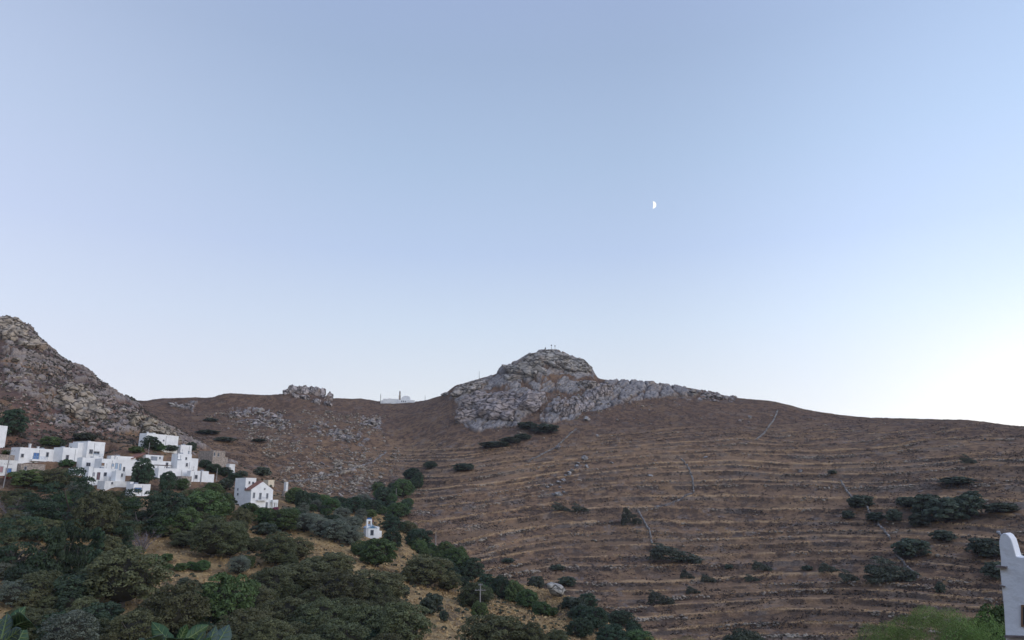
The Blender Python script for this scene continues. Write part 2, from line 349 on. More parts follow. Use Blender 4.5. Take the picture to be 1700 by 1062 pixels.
def tag(o, label=None, cat=None, group=None, kind=None):
    if label: o['label'] = label
    if cat: o['category'] = cat
    if group: o['group'] = group
    if kind: o['kind'] = kind
    return o
def empty(name, loc=(0, 0, 0), rz=0):
    o = bpy.data.objects.new(name, None); COL.objects.link(o); o.location = loc; o.rotation_euler = (0, 0, rz); o.empty_display_size = .5; return o
def box(V, Fs, M, x0, x1, y0, y1, z0, z1):
    b = len(V)
    for x, y, z in ((x0, y0, z0), (x1, y0, z0), (x1, y1, z0), (x0, y1, z0), (x0, y0, z1), (x1, y0, z1), (x1, y1, z1), (x0, y1, z1)):
        p = M @ Vector((x, y, z)); V.append((p.x, p.y, p.z))
    for f in ((0, 3, 2, 1), (4, 5, 6, 7), (0, 1, 5, 4), (1, 2, 6, 5), (2, 3, 7, 6), (3, 0, 4, 7)): Fs.append(tuple(b + i for i in f))
def tube(V, Fs, pts, rad, n=7):
    pts = [Vector(p) for p in pts]; b = len(V)
    for i, p in enumerate(pts):
        d = (pts[min(i + 1, len(pts) - 1)] - pts[max(i - 1, 0)]).normalized()
        a = d.orthogonal().normalized() if abs(d.z) < .99 else Vector((1, 0, 0)); a = (a - d * a.dot(d)).normalized(); c = d.cross(a)
        r = rad[i] if hasattr(rad, '__len__') else rad
        for k in range(n):
            t = 2 * math.pi * k / n; q = p + a * math.cos(t) * r + c * math.sin(t) * r; V.append((q.x, q.y, q.z))
    for i in range(len(pts) - 1):
        for k in range(n):
            k2 = (k + 1) % n; Fs.append((b + i * n + k, b + i * n + k2, b + (i + 1) * n + k2, b + (i + 1) * n + k))
    Fs.append(tuple(b + k for k in range(n))[::-1]); Fs.append(tuple(b + (len(pts) - 1) * n + k for k in range(n)))
ELEV = None
def gp(u, v, far=None):
    """where the line of sight through photo point (u, v) meets the ground"""
    a, te = azr(u, v); a = float(a); te = float(te)
    j = int(np.clip(np.searchsorted(azs, a) - 1, 0, J - 2)); w = (a - azs[j]) / (azs[j + 1] - azs[j])
    R = TR[:, j] * (1 - w) + TR[:, j + 1] * w; Z = TZ[:, j] * (1 - w) + TZ[:, j + 1] * w
    el = Z / R; i0 = seg0[2]
    if far: i0 = seg0[7] + 4
    if far == 'crest': i0 = seg0[10]
    i1 = seg0[12]
    idx = np.nonzero(el[i0:i1] >= te)[0]
    i = (i0 + idx[0]) if len(idx) else i0 + int(np.argmax(el[i0:i1]))
    if len(idx) and i > i0:
        t = (te - el[i - 1]) / (el[i] - el[i - 1]); r = R[i - 1] + (R[i] - R[i - 1]) * t; z = te * r
    else: r = R[i]; z = Z[i]
    return np.array([math.sin(a) * r, math.cos(a) * r, z]), r
def zat(x, y):
    a = math.atan2(x, y); r = math.hypot(x, y)
    j = int(np.clip(np.searchsorted(azs, a) - 1, 0, J - 2)); w = (a - azs[j]) / (azs[j + 1] - azs[j])
    return float(np.interp(r, TR[:, j], TZ[:, j]) * (1 - w) + np.interp(r, TR[:, j + 1], TZ[:, j + 1]) * w)
def pxm_at(p):          # metres per photo pixel at a point
    return (p[1] * cp + p[2] * sp) / F_PX

# ------------------------------------------------------------------ materials of the objects
def rockmat(name, c, sc, vert=False):
    m = mat(name, c, .95, nscale=sc * 2.2, namp=.38, objvar=.13, spec=.1); n = m.node_tree; b = n.nodes['Principled BSDF']
    src = b.inputs['Base Color'].links[0].from_socket; g = n.nodes.new('ShaderNodeNewGeometry'); mp = n.nodes.new('ShaderNodeMapping'); mp.inputs['Rotation'].default_value = (.3, -.55, .2); mp.inputs['Scale'].default_value = (sc * 1.7, sc, sc * .4) if vert else (sc * .5, sc, sc * 1.7)
    if vert: mp.inputs['Rotation'].default_value = (.1, .3, 0)
    nz = n.nodes.new('ShaderNodeTexNoise'); nz.inputs['Scale'].default_value = sc * 1.5; nz.inputs['Detail'].default_value = 4; n.links.new(g.outputs['Position'], nz.inputs['Vector'])
    ad = n.nodes.new('ShaderNodeVectorMath'); ad.operation = 'MULTIPLY_ADD'; ad.inputs[1].default_value = (2.2 / sc * .4,) * 3; n.links.new(nz.outputs['Color'], ad.inputs[0]); n.links.new(g.outputs['Position'], ad.inputs[2]); n.links.new(ad.outputs[0], mp.inputs[0])
    v = n.nodes.new('ShaderNodeTexVoronoi'); v.feature = 'DISTANCE_TO_EDGE'; v.inputs['Scale'].default_value = 1.0; n.links.new(mp.outputs[0], v.inputs['Vector'])
    r = n.nodes.new('ShaderNodeMapRange'); r.inputs[1].default_value = 0; r.inputs[2].default_value = .09; r.inputs[3].default_value = .28; r.inputs[4].default_value = 1; n.links.new(v.outputs['Distance'], r.inputs[0])
    s = n.nodes.new('ShaderNodeVectorMath'); s.operation = 'SCALE'; n.links.new(src, s.inputs[0]); n.links.new(r.outputs[0], s.inputs['Scale'])
    st = n.nodes.new('ShaderNodeTexNoise'); st.inputs['Scale'].default_value = sc * .55; st.inputs['Detail'].default_value = 3; n.links.new(g.outputs['Position'], st.inputs['Vector'])
    sr = n.nodes.new('ShaderNodeMapRange'); sr.inputs[1].default_value = .54; sr.inputs[2].default_value = .70; sr.inputs[4].default_value = .55; n.links.new(st.outputs[0], sr.inputs[0])
    mx = n.nodes.new('ShaderNodeMix'); mx.data_type = 'RGBA'; n.links.new(sr.outputs[0], mx.inputs[0]); n.links.new(s.outputs[0], mx.inputs[6]); mx.inputs[7].default_value = (.25, .175, .12, 1); n.links.new(mx.outputs[2], b.inputs['Base Color'])
    bp = n.nodes.new('ShaderNodeBump'); bp.inputs['Distance'].default_value = .5 / sc * .35; n.links.new(r.outputs[0], bp.inputs['Height']); b2 = n.nodes.new('ShaderNodeBump'); b2.inputs['Distance'].default_value = .12 / sc
    n.links.new(nz.outputs[0], b2.inputs['Height']); n.links.new(bp.outputs[0], b2.inputs['Normal']); n.links.new(b2.outputs[0], b.inputs['Normal']); return m
M_white = mat('whitewash', (.74, .73, .70), .85, nscale=.55, namp=.09, bump=.03, bscale=4)
M_white2 = mat('old_whitewash', (.64, .63, .60), .85, nscale=.9, namp=.12, bump=.03, bscale=5)
M_cream = mat('cream_plaster', (.62, .52, .38), .85, nscale=.9, namp=.1)
M_stone = mat('field_stone_wall', (.30, .25, .205), .95, nscale=2.2, namp=.45, bump=.25, bscale=3)
M_rock = rockmat('granite', (.29, .275, .26), .45)
M_rock_far = rockmat('weathered_granite', (.285, .252, .224), .16); M_rock_flute = rockmat('fluted_granite', (.285, .252, .226), .16, True)
M_rock_warm = rockmat('ochre_granite', (.31, .25, .20), .22)
M_glass = mat('dark_window', (.045, .05, .06), .3)
M_gframe = mat('window_frame', (.30, .30, .31), .7)
M_blue = mat('blue_paint', (.07, .16, .34), .6)
M_lblue = mat('pale_blue_shutter', (.32, .42, .52), .7)
M_maroon = mat('maroon_door', (.10, .035, .04), .6)
M_brown = mat('brown_shutter', (.20, .12, .07), .7)
M_pink = mat('faded_red_shutter', (.35, .20, .20), .7)
M_tile = mat('roof_tiles', (.22, .10, .07), .9, nscale=1.5, namp=.3)
M_grey = mat('grey_awning', (.25, .27, .30), .8)
M_slate = mat('slate', (.16, .13, .12), .85, nscale=8, namp=.3)
M_wood = mat('pole_wood', (.30, .28, .26), .9, nscale=3, namp=.2)
M_iron = mat('dark_iron', (.045, .045, .05), .6)
M_core_shade = mat('painted_crown_shade', (.030, .028, .018), .95)  # near-black colour of the crown core: shade painted behind the leaf gaps
M_bark = mat('bark', (.10, .085, .07), .95, nscale=3, namp=.3)
def leafm(n, c, amp=.35, ns=.7, tr=.10, ov=.25): return mat(n, c, .6, nscale=ns, namp=amp, objvar=ov, trans=tr, spec=.15)
M_oak = leafm('evergreen_oak_leaves', (.104, .108, .050)); M_green = leafm('green_leaves', (.078, .118, .042)); M_olive = leafm('olive_leaves', (.140, .155, .112))
M_pine = leafm('pine_needles', (.046, .068, .038)); M_cyp = leafm('cypress_leaves', (.038, .058, .030)); M_dead = mat('bare_twigs', (.17, .145, .14), .9, objvar=.15)
M_bush = leafm('shrub_leaves', (.072, .088, .058)); M_wind = leafm('heath_leaves', (.078, .086, .060)); M_will = leafm('willow_leaves', (.150, .205, .060), .45, 1.1, .25, .15)
M_yel = leafm('broom_leaves', (.21, .20, .06), .3, 3.0, .3, .1); M_dry = mat('dry_grass', (.40, .27, .125), .9, nscale=.6, namp=.3)
M_red = mat('red_creeper', (.20, .05, .035), .8, nscale=1.2, namp=.4); M_bloom = mat('bougainvillea', (.22, .05, .09), .8, nscale=2, namp=.4)
M_fig = mat('fig_leaf', (.038, .082, .030), .5, nscale=9, namp=.18, trans=.2, spec=.4); M_figb = mat('fig_leaf_underside', (.070, .105, .085), .7, nscale=9, namp=.15, trans=.2)
M_vein = mat('leaf_vein', (.13, .18, .07), .6)

# ------------------------------------------------------------------ foliage prototypes (unit crown: 1 wide, 1 high, base at z=0)
def leaf_cards(P, Nn, size, rng, jitter=.9, aspect=1.0):
    n = len(P); d = Nn + rng.normal(0, jitter, (n, 3)); d /= np.linalg.norm(d, axis=1)[:, None]
    t = np.cross(d, rng.normal(0, 1, (n, 3))); t /= np.linalg.norm(t, axis=1)[:, None]; b = np.cross(d, t)
    s = size * rng.uniform(.55, 1.35, n)[:, None]; t = t * s; b = b * s * aspect
    bend = d * s * .35
    V = np.stack([P - t - b * .25, P + bend * .5 - b, P + t + b * .25, P + bend * .5 + b], 1).reshape(-1, 3)
    return V, np.arange(n * 4).reshape(n, 4)
def crown(kind, seed, n):
    rng = np.random.default_rng(seed); C = []; Rd = []
    if kind in ('oak', 'green', 'olive', 'willow', 'bush'):
        m = {'oak': 64, 'green': 54, 'olive': 46, 'willow': 80, 'bush': 22}[kind]
        for i in range(m):
            th = i * 2.39996 + rng.uniform(-.35, .35); ct = 1 - 1.72 * (i + rng.uniform(0, 1)) / m; st = math.sqrt(max(0, 1 - ct * ct)); q = rng.uniform(.74, 1.0)
            lob = 1 + .16 * math.sin(2 * th + seed) + .10 * math.sin(3 * th + 2 * seed)
            if kind == 'willow': q *= rng.uniform(.75, 1.1)
            C.append((.37 * q * st * math.cos(th) * lob, .37 * q * st * math.sin(th) * lob, .44 + .42 * q * ct))
            Rd.append(rng.uniform(.07, .125) * (1.35 if kind == 'bush' else 1))
        C += [(0, 0, .45)]; Rd += [.24]
    elif kind == 'pine':
        for lv_ in range(7):
            z = .16 + lv_ * .12; rr_ = .44 * (1 - (lv_ / 7) ** 1.6) + .08
            for i in range(9 - lv_):
                th = rng.uniform(0, 2 * math.pi); q = rng.uniform(.35, 1)
                C.append((rr_ * q * math.cos(th), rr_ * q * math.sin(th), z + rng.uniform(-.04, .05))); Rd.append(rng.uniform(.09, .14))
    elif kind == 'cyp':
        for i in range(34):
            z = rng.uniform(.06, .93); rr_ = .30 * math.sin(math.pi * min(1, .12 + .95 * (1 - z))) ** .6
            th = rng.uniform(0, 2 * math.pi); C.append((rr_ * math.cos(th) * .8, rr_ * math.sin(th) * .8, z)); Rd.append(.15 * (1.1 - .6 * z))
    elif kind == 'wind':   # combed by the wind: steep blunt head on the left, long tail falling to the right
        for i in range(70):
            s = rng.uniform(0, 1); top = (.18 + .82 * min(1, s / .12)) * (1 - .85 * max(0, s - .12)) if s > .0 else .2
            C.append((-.46 + .90 * s, rng.uniform(-.20, .20) * (1 - .4 * s), rng.uniform(.12, .80) * top)); Rd.append(.11 * (1.15 - .5 * s))
    C = np.array(C); Rd = np.array(Rd); flat = {'pine': .55, 'oak': .85, 'wind': .9}.get(kind, .9)
    w = Rd ** 2; w = w / w.sum(); k = rng.choice(len(C), n, p=w)
    d = rng.normal(0, 1, (n, 3)); d[:, 2] = np.where(rng.uniform(size=n) < .85, np.abs(d[:, 2]), d[:, 2]); d /= np.linalg.norm(d, axis=1)[:, None]
    q = rng.uniform(.80, 1.06, n)[:, None]
    P = C[k] + d * Rd[k][:, None] * q * np.array([1, 1, flat])
    P[:, 2] = np.maximum(P[:, 2], .01)
    size = {'oak': .021, 'green': .023, 'olive': .018, 'pine': .018, 'cyp': .022, 'wind': .022, 'willow': .0125, 'bush': .032}[kind] * math.sqrt(5200 / n)
    asp = {'willow': .35, 'pine': .5, 'olive': .6}.get(kind, .85)
    if kind == 'willow': size *= 1.35
    V, Fq = leaf_cards(P, d, size, rng, .55, asp)
    if kind in ('oak', 'green', 'olive', 'bush'):     # solid core added to block light, so gaps between leaf clumps go dark
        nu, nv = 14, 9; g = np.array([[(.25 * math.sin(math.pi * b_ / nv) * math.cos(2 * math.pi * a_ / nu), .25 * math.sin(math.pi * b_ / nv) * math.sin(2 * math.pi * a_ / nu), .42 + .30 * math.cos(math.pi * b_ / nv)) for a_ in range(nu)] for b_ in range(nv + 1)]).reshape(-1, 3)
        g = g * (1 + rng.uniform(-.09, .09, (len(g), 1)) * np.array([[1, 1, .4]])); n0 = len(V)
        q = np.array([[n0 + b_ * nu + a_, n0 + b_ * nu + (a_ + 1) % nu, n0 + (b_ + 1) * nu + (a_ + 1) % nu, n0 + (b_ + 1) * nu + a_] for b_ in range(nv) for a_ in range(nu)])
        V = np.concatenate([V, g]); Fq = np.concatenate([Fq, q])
    return V, Fq
def proto_mesh(kind, seed, n, m, nm):
    V, Fq = crown(kind, seed, n); me = bpy.data.meshes.new(nm); _np_mesh(me, V, Fq); me.materials.append(m)
    if len(Fq) == n + 126: me.materials.append(M_core_shade); ix = np.zeros(len(Fq), np.int32); ix[n:] = 1; me.polygons.foreach_set('material_index', ix)
    return me
def trunk_mesh(seed, m, bare=False):
    rng = random.Random(seed); V = []; Fs = []
    tube(V, Fs, [(0, 0, -.10), (rng.uniform(-.02, .02), 0, .15), (rng.uniform(-.03, .03), rng.uniform(-.03, .03), .36)], [.045, .034, .026], 8)
    for k in range(7):
        th = k * 2 * math.pi / 7 + rng.uniform(-.3, .3); z0 = rng.uniform(.12, .34); L = rng.uniform(.22, .36)
        p0 = (0, 0, z0); p1 = (math.cos(th) * L * .5, math.sin(th) * L * .5, z0 + L * .5); p2 = (math.cos(th) * L, math.sin(th) * L, z0 + L * rng.uniform(.8, 1.25))
        tube(V, Fs, [p0, p1, p2], [.018, .012, .006], 5)
    me = bpy.data.meshes.new('trunk'); me.from_pydata(V, [], Fs); me.materials.append(m); return me
def twig_mesh(seed, m, nb=260):
    rng = random.Random(seed); V = []; Fs = []
    tips = []
    for k in range(12):
        th = rng.uniform(0, 6.28); L = rng.uniform(.25, .45); up = rng.uniform(.5, 1.0)
        p1 = Vector((math.cos(th) * L * .45, math.sin(th) * L * .45, .15 + L * up * .6)); p2 = Vector((math.cos(th) * L, math.sin(th) * L, .18 + L * up * 1.3))
        tube(V, Fs, [(0, 0, 0), p1, p2], [.02, .012, .005], 4); tips += [p1, p2, (p1 + p2) / 2]
    for k in range(nb):
        p = rng.choice(tips); d = Vector((rng.gauss(0, 1), rng.gauss(0, 1), abs(rng.gauss(0, 1)) + .2)).normalized() * rng.uniform(.08, .2)
        tube(V, Fs, [p, p + d], [.0045, .0015], 3)
    me = bpy.data.meshes.new('twigs'); me.from_pydata(V, [], Fs); me.materials.append(m); return me
PROTO = {
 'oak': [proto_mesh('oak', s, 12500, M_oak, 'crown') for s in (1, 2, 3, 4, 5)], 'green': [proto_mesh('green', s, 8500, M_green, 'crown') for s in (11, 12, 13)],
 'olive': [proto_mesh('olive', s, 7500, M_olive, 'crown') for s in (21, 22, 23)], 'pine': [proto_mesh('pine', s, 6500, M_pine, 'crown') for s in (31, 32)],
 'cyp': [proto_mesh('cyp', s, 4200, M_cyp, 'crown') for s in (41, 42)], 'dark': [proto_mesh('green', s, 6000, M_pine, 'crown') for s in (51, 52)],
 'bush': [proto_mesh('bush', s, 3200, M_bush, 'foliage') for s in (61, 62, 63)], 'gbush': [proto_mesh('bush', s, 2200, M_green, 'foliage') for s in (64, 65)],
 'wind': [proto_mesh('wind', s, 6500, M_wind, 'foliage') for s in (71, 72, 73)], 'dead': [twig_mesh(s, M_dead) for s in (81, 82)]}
TRUNKS = [trunk_mesh(s, M_bark) for s in range(4)]
KIND = {'oak': ('evergreen_oak', 'tree'), 'green': ('broadleaf_tree', 'tree'), 'olive': ('olive_tree', 'tree'), 'pine': ('pine_tree', 'tree'), 'cyp': ('cypress_tree', 'tree'),
        'dark': ('evergreen_tree', 'tree'), 'bush': ('shrub', 'shrub'), 'gbush': ('shrub', 'shrub'), 'wind': ('windswept_shrub', 'shrub'), 'dead': ('bare_shrub', 'shrub')}
DESC = {'oak': 'olive green evergreen oak', 'green': 'fresh green leafy tree', 'olive': 'silvery grey green olive tree', 'pine': 'dark layered pine tree', 'cyp': 'narrow dark cypress',
        'dark': 'very dark green tree', 'bush': 'dark green shrub', 'gbush': 'bright green shrub', 'wind': 'wind-combed dark shrub', 'dead': 'bare grey twiggy shrub'}
# landmarks used to say where a thing stands: (u, v, words)
LM = [(60, 755, 'blue door house'), (150, 745, 'veranda house'), (185, 780, 'terraced white houses'), (234, 813, 'wide window house'),
      (262, 730, 'topmost white house'), (306, 765, 'stepped white houses'), (362, 758, 'ruined stone house'), (420, 818, 'gabled white house'), (474, 810, 'lone stone pillar'), (525, 852, 'ochre bank'),
      (620, 876, 'blue gabled chapel'), (723, 900, 'plain wooden pole'), (797, 995, 'pole with crossarms'), (922, 980, 'big leaning boulder'), (657, 822, 'pole in the gully'), (905, 600, 'rocky summit'),
      (820, 690, 'great left rock slab'), (1040, 650, 'fluted rock ridge'), (512, 655, 'jagged crag'), (660, 665, 'hilltop monastery'), (1130, 925, 'long low shrub'), (1070, 865, 'short field wall'),
      (1540, 845, 'terrace thicket'), (1450, 860, 'long field wall'), (1490, 950, 'big leaning shrub'), (1675, 950, 'near white house'), (300, 945, 'small grassy field'), (20, 580, 'rocky hill'),
      (130, 620, 'rocky hill crest'), (1290, 700, 'upper field wall'), (80, 1045, 'near fig leaves'), (560, 905, 'grassy clearing'), (1540, 1040, 'near willow'), (1230, 1045, 'round tree at the bottom'),
      (370, 1000, 'big fresh green tree'), (200, 970, 'broad left oak'), (600, 1010, 'oak wood'), (90, 920, 'row of cypresses'), (960, 770, 'rubble line'), (1150, 800, 'curved field wall')]
PENDING = []
def later(o, u, v, desc, w):      # the label is written once all of a kind are known
    PENDING.append((o, u, v, desc, w))
def where_words(u, v):
    k = min(range(len(LM)), key=lambda i: ((LM[i][0] - u)) ** 2 + ((LM[i][1] - v) * 1.3) ** 2)
    du = u - LM[k][0]; dv = v - LM[k][1]
    rel = ('right of' if du > 0 else 'left of') if abs(du) > abs(dv) * 1.3 else ('below' if dv > 0 else 'above')
    d = math.hypot(du, dv); pre = 'just ' if d < 32 else ''
    return pre + rel + ' the ' + LM[k][2]
def write_labels():
    seen = {}
    for o, u, v, desc, w in PENDING:
        seen.setdefault(desc + ' ' + where_words(u, v), []).append((o, u, v, w))
    ordn = ['', 'first', 'second', 'third', 'fourth', 'fifth', 'sixth', 'seventh', 'eighth', 'ninth', 'tenth']
    for lab, L in seen.items():
        if len(L) == 1: L[0][0]['label'] = lab; continue
        L.sort(key=lambda q: q[1])
        if len(L) == 2: L[0][0]['label'] = 'left of two: ' + lab; L[1][0]['label'] = 'right of two: ' + lab; continue
        for i, q in enumerate(L):
            q[0]['label'] = (('leftmost' if i == 0 else 'rightmost' if i == len(L) - 1 else ordn[min(i + 1, 10)] + ' from left')) + ' ' + lab
GROUPS = {'oak': 'evergreen oaks of the valley wood', 'green': 'fresh green trees of the valley', 'olive': 'olive trees around the chapel and valley', 'pine': 'pines below the village',
          'cyp': 'cypresses below the village', 'dark': 'dark trees around the village and gully', 'bush': 'dark shrubs on the slopes', 'gbush': 'bright green shrubs', 'wind': 'wind-combed shrubs on the terraces', 'dead': 'bare grey shrubs in the wood'}
def plant(u, vb, w, h, kind, far=None):
    P, r = gp(u, vb, far); m = pxm_at(P); Wm = w * m; Hm = h * m; rnd = random.Random(int(u * 31 + vb * 17 + w))
    fl = kind in ('bush', 'gbush', 'wind', 'dead')
    if kind in ('oak', 'green', 'olive', 'dark', 'cyp', 'pine'):
        Hm *= 1.04
    me = rnd.choice(PROTO[kind]); rz = 0 if kind == 'wind' else rnd.uniform(0, 6.28)
    sx = Wm * (1.0 if kind == 'wind' else {'cyp': 1.45}.get(kind, 1.06)); sz = Hm
    name, cat = KIND[kind]
    back = Wm * .22
    x = P[0] + math.sin(math.atan2(P[0], P[1])) * back; y = P[1] + math.cos(math.atan2(P[0], P[1])) * back; z = zat(x, y)
    z = min(z, P[2] + .4 * Hm)
    if fl:
        o = bpy.data.objects.new(name, me); COL.objects.link(o); o.location = (x, y, z - .05 * Hm); o.rotation_euler = (0, 0, rz); o.scale = (sx, sx * (.75 if kind == 'wind' else 1), sz)
        if kind == 'wind': o.scale[2] *= 1.35; o.rotation_euler = (0, rnd.uniform(-.05, .10), 0)
    else:
        o = empty(name, (x, y, z - .06 * Hm), rz); o.scale = (sx, sx, sz)
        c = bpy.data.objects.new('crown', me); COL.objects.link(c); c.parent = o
        t = bpy.data.objects.new('trunk', rnd.choice(TRUNKS)); COL.objects.link(t); t.parent = o
    tag(o, None, cat, GROUPS[kind])
    size = 'small ' if Wm < 4.5 else ('big ' if Wm > 10 else '')
    if kind in ('bush', 'wind', 'gbush', 'dead'): size = 'tiny ' if Wm < 4 else ('large ' if Wm > 9 else '')
    later(o, u, vb - h * .5, size + DESC[kind], w)
    return o
# ------------------------------------------------------------------ buildings: frames found from the photo, sizes in metres
def wall_hit(u, v, P0, d):       # where the sight line of (u, v) meets the vertical plane through P0 along d
    x, y, z = [float(q) for q in pdir(u, v)]; n = (-d[1], d[0])
    t = (P0[0] * n[0] + P0[1] * n[1]) / (x * n[0] + y * n[1]); return Vector((x * t, y * t, z * t))
class Blk: pass
FOOT = []
def blk(uL, uC, uR, vT, vB, a=38, fwd=0.0, at=None, drop=5.0, minside=5.0):
    """a rectangular block: left face uL..uC, corner at uC, right hand front uC..uR"""
    P = np.array(at) if at is not None else gp(uC, vB)[0]
    if fwd: P = P * (1 - fwd / math.hypot(P[0], P[1]))
    b = Blk(); az = math.atan2(P[0], P[1]); th = math.radians(a) - az
    b.P = Vector(P); b.f = Vector((math.cos(th), math.sin(th), 0)); b.l = Vector((-math.sin(th), math.cos(th), 0))
    b.w = max(.8, (wall_hit(uR, vB, P, b.f) - b.P).xy.dot(b.f.xy)); b.d = abs((wall_hit(uL, vB, P, b.l) - b.P).xy.dot(b.l.xy)); b.d = max(b.d, minside) if uC - uL < 4 else max(b.d, 1.5)
    x, y, z = [float(q) for q in pdir(uC, vT)]; b.top = z / math.hypot(x, y) * math.hypot(P[0], P[1]); b.bot = P[2]; b.drop = drop
    b.M = Matrix(((b.f.x, b.l.x, 0, b.P.x), (b.f.y, b.l.y, 0, b.P.y), (0, 0, 1, 0), (0, 0, 0, 1)))
    FOOT.append(b); return b
def wallmesh(bs, root, m, parapet=True, name='wall'):
    V = []; Fs = []
    for i, b in enumerate(bs):
        e = .004 * i; z0 = b.bot - b.drop; box(V, Fs, b.M, -e, b.w + e, -e, b.d + e, z0, b.top - (.32 if parapet else 0))
        if parapet:
            t = .28; h = b.top; g = b.top - .321
            box(V, Fs, b.M, -e - .01, b.w + e + .01, -e - .01, t, g, h); box(V, Fs, b.M, -e - .01, b.w + e + .01, b.d - t, b.d + e + .01, g, h)
            box(V, Fs, b.M, -e - .01, t, t + .001, b.d - t - .001, g, h - .003); box(V, Fs, b.M, b.w - t, b.w + e + .01, t + .001, b.d - t - .001, g, h - .003)
    return mk(name, V, Fs, m, root)
def opening(b, root, face, u, v, w, h, m, name='window', frame=None, cs=.5):
    d = b.f if face == 'F' else b.l
    c = wall_hit(u, v, b.P, d); s = (c - b.P).xy.dot(d.xy); mm = pxm_at(c); W_ = max(.35, w * mm / max(.35, cs_of(d, c))) / 2; H_ = h * mm / 2
    V = []; Fs = []; V2 = []; F2_ = []
    if face == 'F': Mx = b.M @ Matrix.Translation((s, 0, 0))
    else: Mx = b.M @ Matrix(((0, 1, 0, 0), (1, 0, 0, s), (0, 0, 1, 0), (0, 0, 0, 1)))
    z0, z1 = c.z - H_, c.z + H_; t = .10
    for q in ((-W_ - t, -W_, z0 - t, z1 + t), (W_, W_ + t, z0 - t, z1 + t), (-W_, W_, z1, z1 + t), (-W_, W_, z0 - t, z0)): box(V, Fs, Mx, q[0], q[1], -.10, .02, q[2], q[3])
    V3 = []; F3 = []; box(V3, F3, Mx, -W_ - .18, W_ + .18, -.2, .0, z0 - t - .09, z0 - t - .002); mk('sill', V3, F3, M_white2, root) if name == 'window' else None
    if W_ > .45: box(V, Fs, Mx, -.04, .04, -.08, .0, z0, z1)
    o = mk(name, V, Fs, frame or M_gframe, root)
    box(V2, F2_, Mx, -W_, W_, -.035, .015, z0, z1); mk('leaf' if name == 'door' else 'pane', V2, F2_, m, o); return o
def cs_of(d, c):
    q = Vector((c.x, c.y)).normalized(); return abs(d.x * q.y - d.y * q.x)
def house(name, label, cat, bs, m=None, ops=(), group='white houses of the hillside village', parapet=True):
    root = empty(name, (0, 0, 0)); tag(root, label, cat, group)
    wallmesh(bs, root, m or M_white, parapet)
    for bi, b in enumerate(bs[:2]):
        if m in (None, M_white) and b.w > 5:
            rq = random.Random(int(b.w * 977))
            V = []; Fs = []; x = b.w * rq.uniform(.1, .7); y = b.d * rq.uniform(.35, .7)
            tube(V, Fs, [b.M @ Vector((x, y, b.top - .3)), b.M @ Vector((x, y, b.top + 1.6))], [.03, .02], 5)
            for q in range(3): box(V, Fs, b.M, x - .35 + .06 * q, x + .35 - .06 * q, y - .02, y + .02, b.top + 1.0 + .22 * q, b.top + 1.03 + .22 * q)
            mk('aerial', V, Fs, M_iron, root)
            if rq.random() < .6:
                V = []; Fs = []; x = b.w * rq.uniform(.2, .8); box(V, Fs, b.M, x, x + 1.0, b.d * .5, b.d * .5 + .7, b.top - .3, b.top + .45); mk('water_tank', V, Fs, M_grey, root)
            V = []; Fs = []; x = b.w * rq.uniform(.15, .9); box(V, Fs, b.M, x, x + .09, -.09, -.012, b.bot, b.top - .4); mk('drainpipe', V, Fs, M_gframe, root)
    for k, face, u, v, w, h, mm, *nm in ops: opening(bs[k], root, face, u, v, w, h, mm, *(nm or ['window']))
    return root
def slab(b, root, name, m, x0, x1, y0, y1, z0, z1):
    V = []; Fs = []; box(V, Fs, b.M, x0, x1, y0, y1, z0, z1); return mk(name, V, Fs, m, root)
def rail(b, root, x0, x1, y, z, h=.95, n=10, m=None):
    V = []; Fs = []; box(V, Fs, b.M, x0, x1, y, y + .06, z + h - .06, z + h)
    for i in range(n + 1):
        x = x0 + (x1 - x0 - .06) * i / n; box(V, Fs, b.M, x, x + .06, y + .005, y + .055, z, z + h - .065)
    return mk('railing', V, Fs, m or M_lblue, root)
def chimney(b, root, x, y, h=1.2, s=.5):
    V = []; Fs = []; box(V, Fs, b.M, x, x + s, y, y + s, b.top - .4, b.top + h); box(V, Fs, b.M, x - .08, x + s + .08, y - .08, y + s + .08, b.top + h + .003, b.top + h + .12)
    return mk('chimney', V, Fs, M_white2, root)
M_shut = mat('grey_shutter', (.13, .14, .15), .7)
